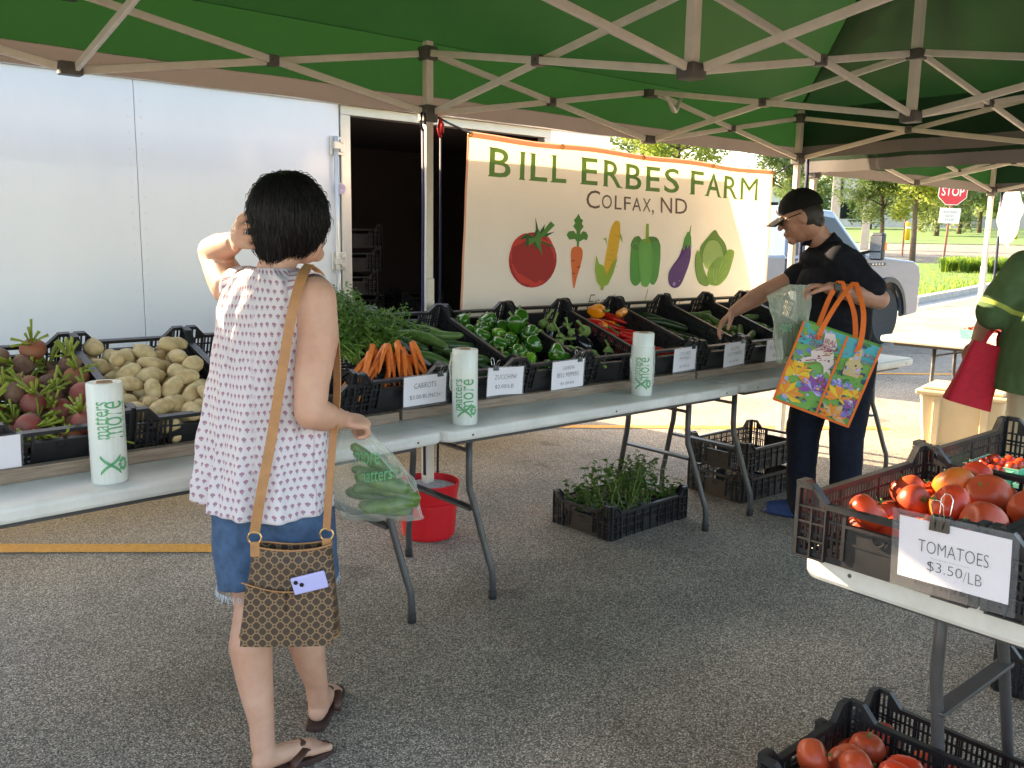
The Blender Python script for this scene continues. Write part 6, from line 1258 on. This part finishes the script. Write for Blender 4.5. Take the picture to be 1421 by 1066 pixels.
SIDE[0] = 1
for x in (-.07, .13):
    b.limb([V3((x, 0, .84)), V3((x, .01, .47)), V3((x, -.01, .09))], [.10, .062, .036], 14); foot_mb(b, (x, -.06, .01), (x, .19, .01), (x, -.01, .09))
me = remesh(b, .0075, 5); me.name = 'body'; me.materials.append(M['skinw']); link('body', me, G)
hh = MB(); hh.ball(hd+V3((0, -.02, .02)), (.09, .10, .112), None, 16, 10); hme = remesh(hh, .008, 2); hme.materials.append(M['hairm']); hme.name = 'hair'; link('hair', hme, G)
ts = MB(); ts.limb([V3((.0, 0, .66)), V3((.0, 0, .95)), V3((.01, 0, 1.18)), V3((.03, .01, 1.30))], [.255, .242, .215, .13], 24)
for s, e_ in ((sl_, el_), (sr_, er_)): ts.limb([s, s.lerp(e_, .5), s.lerp(e_, .88)], [.085, .085, .082], 16)
ts.limb([sl_, V3((.03, .02, 1.385)), sr_], [.082, .085, .082], 16); tme = remesh(ts, .009, 6)
displace(tme, lambda c: .009*noise.noise(V3((c.x*9, c.y*9, c.z*5)))+.004*noise.noise(V3((c.x*25, c.y*25, c.z*12))))
bm = bmesh.new(); bm.from_mesh(tme); bmesh.ops.bisect_plane(bm, geom=bm.verts[:]+bm.edges[:]+bm.faces[:], plane_co=V3((0, 0, .765)), plane_no=V3((.1, 0, 1)), clear_inner=True); bm.to_mesh(tme); bm.free()
tme.materials.append(M['greenshirt']); tme.name = 'tee_shirt'; to_ = link('tee_shirt', tme, G)
sh = MB(); 
for x in (-.07, .13): sh.limb([V3((x, 0, .84)), V3((x, .005, .6)), V3((x, .01, .50))], [.125, .105, .1], 16)
sme = remesh(sh, .009, 4); sme.materials.append(M['tote']); sme.name = 'shorts'; link('shorts', sme, G)
for x in (-.07, .13):
    s_ = MB(); s_.limb([V3((x, -.05, .045)), V3((x, .1, .045)), V3((x, .2, .035))], [.045, .048, .036], 12); m_ = remesh(s_, .009, 2); m_.materials.append(M['trim']); m_.name = 'shoe'; link('shoe', m_, G)
RB = empty('red_bag', M=G.matrix_basis @ Matrix.Translation((-.335, .10, .70)) @ Matrix.Rotation(R(-12), 4, 'Z') @ Matrix.Rotation(R(14), 4, 'Y')); tag(RB, 'red fabric shopping bag hanging beside the person in green', 'bag')
def rbf(u, v):
    a = u*2*math.pi; w_ = .105-.035*v; x = w_*abs(math.cos(a))**.4*math.copysign(1, math.cos(a)); y = (.055-.03*v)*abs(math.sin(a))**.5*math.copysign(1, math.sin(a)); k = 1+.06*noise.noise(V3((x*9, y*9, v*3)))
    return V3((x*k, y*k, .30*v))
rb = MB().grid(rbf, 44, 18); rb.poly([rbf(k/44, 0) for k in range(44)][::-1]); rb.build('bag_body', M['redbag'], RB, True)
ribbon(spl([V3((-.03, -.02, .29)), V3((-.01, 0, .36)), V3((.05, .08, .36)), V3((.055, .08, .33)), V3((.04, -.02, .29))], 6), .02, (.8, .2, .1)).build('handle', M['redbag'], RB)
# ------------------------------------------------------------------ pickup truck
TK_ = empty('pickup_truck', (9.85, 3.75, 0), R(1)); tag(TK_, 'pale blue-white pickup truck parked beyond the banner', 'truck')
hw = .98          # half width, near side at y=-hw ; x forward, front axle at x=0
def prof(pts, y0, y1, name, mat, bevel=.03, par=None): return MB().prism([V3((x, y0, z)) for x, z in pts], (0, y1-y0, 0)).build(name, mat, par or TK_, bevel=bevel)
arch = [(.50*math.cos(a), .41+.50*math.sin(a)) for a in [math.pi*k/12 for k in range(13)]]
front = [(.98, .5), (1.0, .95), (.93, 1.12), (.75, 1.19), (-.35, 1.26), (-.72, 1.30), (-.72, .45)]
side = [(.98, .42)]+front[1:5]+[(-.72, 1.30), (-.72, .35), (-.5, .35)]+arch[::-1][1:-1]+[(.5, .38)]
for s in (-1, 1): prof(side, s*hw, s*(hw-.06), 'fender', M['truck'], .02)
prof([(.98, .45), (1.0, .95), (.93, 1.12), (.75, 1.19), (-.35, 1.25), (-.72, 1.28), (-.72, .7), (.5, .95), (.6, .45)], -hw+.07, hw-.07, 'hood', M['truck'], .04)
cab = [(-.70, .35), (-.70, 1.24), (-2.62, 1.24), (-2.62, .35)]
prof(cab, -hw, hw, 'cab', M['truck'], .03)
cr = MB(); tp = .16
P0 = [(-.62, 1.24), (-1.30, 1.86), (-2.35, 1.90), (-2.60, 1.24)]
vs = [V3((x, s*(hw-.02-(tp if z > 1.3 else 0)), z)) for s in (-1, 1) for x, z in P0]; cr.add(vs, [(0, 1, 2, 3)[::-1], (4, 5, 6, 7), (0, 4, 5, 1)[::-1], (1, 5, 6, 2)[::-1], (2, 6, 7, 3)[::-1], (0, 3, 7, 4)])
cr.build('roof', M['truck'], TK_, bevel=.05)
for s in (-1, 1):
    for q in ([(-.80, 1.28), (-1.34, 1.76), (-1.62, 1.78), (-1.62, 1.28)], [(-1.72, 1.28), (-1.72, 1.78), (-2.28, 1.79), (-2.48, 1.28)]):
        w_ = MB(); w_.poly([V3((x, s*(hw-.006-tp*(z-1.24)/.62), z)) for x, z in q]); w_.build('side_window', M['glass'], TK_)
    MB().bx(-1.68, -1.66, s*hw-.004*s-.004, s*hw+.004, .45, 1.22).build('door_seam', M['trim'], TK_); MB().bx(-1.58, -1.40, s*(hw+.01)-.012, s*(hw+.01)+.012, 1.08, 1.11).build('door_handle', M['truck'], TK_, bevel=.006)
ws = MB().poly([V3((-.70+.01, -hw+.08, 1.29)), V3((-.70+.01, hw-.08, 1.29)), V3((-1.27, hw-.24, 1.81)), V3((-1.27, -hw+.24, 1.81))]); ws.map(lambda v: v+V3((.02, 0, .02))); ws.build('windscreen', M['glass'], TK_)
prof([(-2.66, .42), (-2.66, 1.28), (-4.75, 1.28), (-4.8, .5)], -hw, hw, 'cargo_bed', M['truck'], .03)
prof([(-.45, .30), (-.45, .44), (-2.6, .44), (-2.6, .30)], -hw-.03, -hw+.1, 'running_board', M['trim'], .02)
for s in (-1, 1):
    ar = MB(); o_ = [(.56*math.cos(a), .41+.56*math.sin(a)) for a in [math.pi*k/14 for k in range(15)]]; i_ = [(.49*math.cos(a), .41+.49*math.sin(a)) for a in [math.pi*k/14 for k in range(15)]]
    for k in range(14): ar.prism([V3((*[o_[k][0]], s*(hw+.0), o_[k][1])), V3((o_[k+1][0], s*hw, o_[k+1][1])), V3((i_[k+1][0], s*hw, i_[k+1][1])), V3((i_[k][0], s*hw, i_[k][1]))][::s], (0, s*.035, 0))
    ar.build('arch_flare', M['trim'], TK_)
    MB().bx(-.62, -.12, s*hw-.006, s*hw+.006, 1.135, 1.175).build('fender_vent', M['trim'], TK_, bevel=.004)
    for k in range(4): MB().box((-.5+k*.09, s*(hw+.007), 1.155), (.05, .006, .018)).build('vent_badge', M['rim'], TK_)
    MB().bar((-.82, s*(hw-.02), 1.30), (-.86, s*(hw+.18), 1.34), .03, .04).build('mirror_arm', M['trim'], TK_)
    mi = MB().box((-.87, s*(hw+.24), 1.40), (.10, .19, .36)).build('mirror', M['trim'], TK_, bevel=.03); MB().box((-.925, s*(hw+.24), 1.44), (.006, .155, .20)).build('mirror_glass', M['rim'], mi); MB().box((-.925, s*(hw+.24), 1.28), (.006, .155, .08)).build('mirror_glass', M['rim'], mi); MB().box((-.85, s*(hw+.337), 1.40), (.06, .01, .10)).build('turn_lamp', M['amber'], mi)
    MB().bx(.90, 1.005, s*.62-.24, s*.62+.24, .90, 1.06).build('headlight', M['signwhite'], TK_, bevel=.02)
    for x in (0, -3.65):
        wt = MB().lathe([(.22, -.11), (.37, -.125), (.405, -.09), (.41, 0), (.405, .09), (.37, .125), (.22, .11)], 36); wt.xf(Matrix.Translation((x, s*(hw-.13), .41)) @ Matrix.Rotation(R(90), 4, 'X')); o = wt.build('wheel', M['tyre'], TK_, angle=35)
        rm = MB().lathe([(1e-7, .06), (.06, .065), (.08, .03), (.19, .05), (.225, .11), (.225, -.1)], 24); 
        for k in range(6): a = k*math.pi/3; rm.bar((.05*math.cos(a), .05*math.sin(a), .07), (.2*math.cos(a), .2*math.sin(a), .075), .05, .03)
        rm.xf(Matrix.Translation((x, s*(hw-.13), .41)) @ Matrix.Rotation(R(90 if s < 0 else -90), 4, 'X')); rm.build('rim', M['rim'], o, angle=30)
MB().bx(.93, 1.03, -.40, .40, .72, 1.08).build('grille', M['trim'], TK_, bevel=.02); MB().bx(.90, 1.08, -hw+.02, hw-.02, .45, .66).build('front_bumper', M['rim'], TK_, bevel=.03)
# ------------------------------------------------------------------ stop sign
def loc_rf(r, f, z=0): p = V3((CAM.x, CAM.y, 0))+RTH*r+FWH*f; p.z = z; return p
sp = loc_rf(12.40, 26.0, .60); face = (V3((CAM.x, CAM.y, 0))-sp); face.z = 0; SS = empty('stop_sign', sp, math.atan2(face.y, face.x)+math.pi/2+R(6)); tag(SS, 'red stop sign with a white plate on a rusty post in the verge', 'stop sign'); SS.rotation_euler.y = R(2.5)
MB().bx(-.03, .03, -.02, .02, -.3, 2.75).build('post', M['post'], SS, bevel=.005)
octa = lambda r, y: [V3((r*math.cos(R(22.5+45*k)), y, 2.32+r*math.sin(R(22.5+45*k)))) for k in range(8)]
MB().prism(octa(.405, -.034), (0, .012, 0)).build('border', M['signwhite'], SS); MB().prism(octa(.385, -.038), (0, .003, 0)).build('face', M['stop'], SS)
t = fit_text(text_mb('STOP', offset=.012), -.29, .29, 2.20, 2.45); t.map(lambda v: V3((v.x, -.041, v.y))); t.build('lettering', M['signwhite'], SS)
MB().bx(-.27, .27, -.034, -.024, 1.43, 1.86).build('plate', M['signwhite'], SS, bevel=.01)
for s_, z, h in (('CROSS TRAFFIC', 1.72, .06), ('DOES NOT', 1.61, .06), ('STOP', 1.50, .06)):
    hwid = .2 if len(s_) > 9 else .12; t = fit_text(text_mb(s_), -hwid, hwid, z, z+h); t.map(lambda v: V3((v.x, -.0355, v.y))); t.build('lettering', M['ink'], SS)
# ------------------------------------------------------------------ trees and far things
def tree(label, d, w_, h, cr_, n, mat, seed, trunk=.09, base=.32, leaf=.16, group='trees beyond the road', name='tree', lean=0):
    rr = random.Random(seed); p = dw(d, w_); e = empty(name, p); tag(e, label, 'tree', group); tk = MB()
    top = V3((lean, 0, h*.8)); pts = [V3((0, 0, -.1)), V3((lean*.2+rr.uniform(-.05, .05), 0, h*.25)), V3((lean*.5, rr.uniform(-.1, .1), h*.5)), top]; tk.tube(pts, [trunk*1.3, trunk, trunk*.7, trunk*.2], 8)
    cl = []
    for k in range(13):
        t = rr.uniform(base+.02, .8); a = rr.random()*6.28; s = pts[1].lerp(top, t) if t > .25 else pts[1]; L_ = cr_*rr.uniform(.55, 1.0)*(1.25-abs(t-.5)); q = s+V3((math.cos(a)*L_, math.sin(a)*L_, L_*rr.uniform(.25, .8))); s.z = max(s.z, h*base*.8)
        tk.tube([s, s.lerp(q, .5)+V3((0, 0, .08)), q], [trunk*.4, trunk*.25, trunk*.08], 5)
        for j in range(3): cl.append((s.lerp(q, rr.uniform(.55, 1.1))+V3((rr.gauss(0, .2), rr.gauss(0, .2), rr.gauss(0, .2)))*cr_*.5, cr_*rr.uniform(.22, .42)))
    for k in range(10): cl.append((V3((lean*.7+rr.gauss(0, .3)*cr_, rr.gauss(0, .3)*cr_, h*rr.uniform(base+.1, .95))), cr_*rr.uniform(.25, .45)))
    tk.build('trunk', M['bark'], e, True); lf = MB()
    for i in range(n):
        c, r = rr.choice(cl); v = V3((rr.gauss(0, 1), rr.gauss(0, 1), rr.gauss(0, .8))).normalized()*r*rr.random()**.4; q = c+v
        if q.z < h*base*.75: continue
        u = V3((rr.gauss(0, 1), rr.gauss(0, 1), rr.gauss(0, .7))).normalized(); k = u.orthogonal().normalized(); L_ = leaf*rr.uniform(.6, 1.2); k = k*L_*.32; u = u*L_
        lf.add([q, q+u*.5+k, q+u, q+u*.5-k], [(0, 1, 2, 3)])
    o = lf.build('crown', mat, e); return e
tree('bright lime tree at the near road edge, slender pale trunk, left of the stop sign', 35, -0.99, 5.0, 1.5, 12000, M['leafy'], 1, .09, .24, .15)
tree('pale green tree left of the bright lime tree above the truck', 37, -2.20, 4.8, 1.5, 11000, M['leafg'], 2, .08, .22, .15)
tree('tree seen between the banner corner and the man\'s cap', 40, -6.07, 5.6, 1.4, 6000, M['leafg'], 3, .1, .3, .16)
tree('tree crown showing between banner top and canopy hem', 38, -10.49, 6.8, 2.0, 7000, M['leafy'], 4, .12, .4, .18)
tree('tree at the far left of the gap above the banner', 42, -13.40, 7.2, 2.0, 6000, M['leafg'], 5, .12, .4, .18)
tree('dark round tree on the lawn directly left of the stop sign post', 72, -0.59, 5.6, 2.6, 9000, M['leafd'], 6, .16, .06, .3)
tree('small dark multi-stemmed tree on the lawn behind the stop sign', 80, 0.97, 5.2, 2.4, 8000, M['leafd'], 7, .16, .06, .3)
tree('pale round tree on the lawn right of the stop sign', 85, 2.52, 6.8, 3.2, 9000, M['leafg'], 8, .16, .10, .34)
tree('tall tree behind the lime tree on the lawn', 90, -2.07, 8, 3.2, 8000, M['leafg'], 9, .18, .1, .36)
tree('tree with a forked bare trunk at the right frame edge', 48, 3.62, 6.0, 1.9, 6000, M['leafg'], 10, .22, .42, .2, lean=-.2)
for i, (wo_, d) in enumerate(((-7.13, 100), (2.12, 106), (-13.30, 100), (-25.09, 100))):
    tree('background tree of the distant row, %s' % ('far left behind the banner', 'above the truck mirror', 'behind the stop sign post', 'right of the stop sign', 'behind the white hanging bag', 'near the far beige wall', 'behind the sign pylon', 'behind the man\'s cap', 'behind the banner corner', 'above the banner middle')[(1, 3, 7, 9)[i]], d, wo_, 6.5+1.5*math.sin(i*2.1), 3.4, 5000, (M['leafg'], M['leafd'], M['leafg'])[i % 3], 20+i, .2, .05, .45, 'distant row of trees')
wl = MB().bx(-30, 30, 0, 6, -1, 4.2); o = wl.build('far_building', M['beige']); o.location = dw(125, 8.04); o.rotation_euler.z = math.atan2(WD.y, WD.x); tag(o, 'long low beige building behind the distant trees', 'building')
bo2 = empty('far_house', dw(118, -8.41), math.atan2(WD.y, WD.x)); tag(bo2, 'pale grey building with dark windows behind the trees above the truck', 'building'); MB().bx(-14, 10, 0, 8, -1, 5).build('wall', pm('grey_wall', (.5, .5, .5), .9, .1, 1), bo2)
for k in range(7): MB().bx(-12.5+3*k, -11+3*k, -.06, .02, 1.2, 3.2).build('window', M['glass'], bo2)
MB().bx(-14.4, 10.4, -.4, 8.4, 5, 5.4).build('roof', M['concrete'], bo2)
# sign pylon behind the man
pyp = dw(46, -4.16); py = empty('sign_pylon', pyp, math.atan2(WD.y, WD.x)); tag(py, 'stone sign pylon with a framed panel behind the man\'s head', 'sign')
for x in (-.72, .72):
    MB().box((x, 0, 2.2), (.34, .34, 4.6)).build('column', M['stone'], py, bevel=.02); MB().box((x, 0, 4.58), (.46, .46, .16)).build('column_cap', M['stone'], py, bevel=.03); MB().box((x, 0, 3.5), (.40, .40, .1)).build('column_band', M['stone'], py, bevel=.02)
MB().box((-.46, -.02, 3.4), (.12, .1, 2.0)).build('panel_frame', M['trim'], py); MB().box((0, -.02, 4.36), (1.04, .1, .08)).build('panel_frame', M['trim'], py)
MB().box((.06, 0, 3.2), (.92, .06, 1.7)).build('panel', pm('panel_green', (.42, .46, .38), .7, .1, 4), py); MB().box((.06, -.035, 4.1), (.92, .03, .4)).build('panel_header', pm('panel_orange', (.5, .3, .18), .7), py)
# bollards, posts and plants
for wo_, d, lb in ((4.00, 66, 'yellow bollard on the far lawn edge near the right frame edge'), (-2.11, 60, 'yellow bollard on the far lawn left of the stop sign')):
    e = empty('bollard', dw(d, wo_)); tag(e, lb, 'bollard'); MB().lathe([(.17, 0), (.17, 1.0), (.12, 1.1), (1e-7, 1.13)], 14).build('tube', M['yellow'], e, True); MB().lathe([(.175, .7), (.175, .82)], 14).build('band', M['signwhite'], e, True)
e = empty('marker_post', dw(40, -1.52)); tag(e, 'thin orange marker post by the road beside the truck mirror', 'post'); MB().tube([(0, 0, -.1), (0, 0, 1.7)], .035, 8).build('tube', M['post'], e)
rg = random.Random(8)
for i in range(13):
    d, wo_ = 28.5+.5*(i % 3), 0.087+i*0.1702; e = empty('ornamental_grass', dw(d, wo_, .1)); tag(e, '%s ornamental grass clump from the stop sign along the verge' % ORD[i], 'grass clump', 'ornamental grasses in the verge'); g_ = MB()
    for k in range(190):
        a = rg.random()*6.28; r0 = rg.random()*.12; L_ = rg.uniform(.35, .62); o_ = rg.uniform(.15, .75); b0 = V3((r0*math.cos(a), r0*math.sin(a), 0)); d_ = V3((math.cos(a), math.sin(a), 0)); s = V3((-d_.y, d_.x, 0))*.012
        m_ = b0+d_*o_*L_*.45+V3((0, 0, L_*.75)); t_ = b0+d_*o_*L_*1.1+V3((0, 0, L_*(.95-.5*o_))); g_.add([b0-s, b0+s, m_+s*.8, m_-s*.8, t_], [(0, 1, 2, 3), (3, 2, 4)])
    g_.build('blades', M['blade'], e)
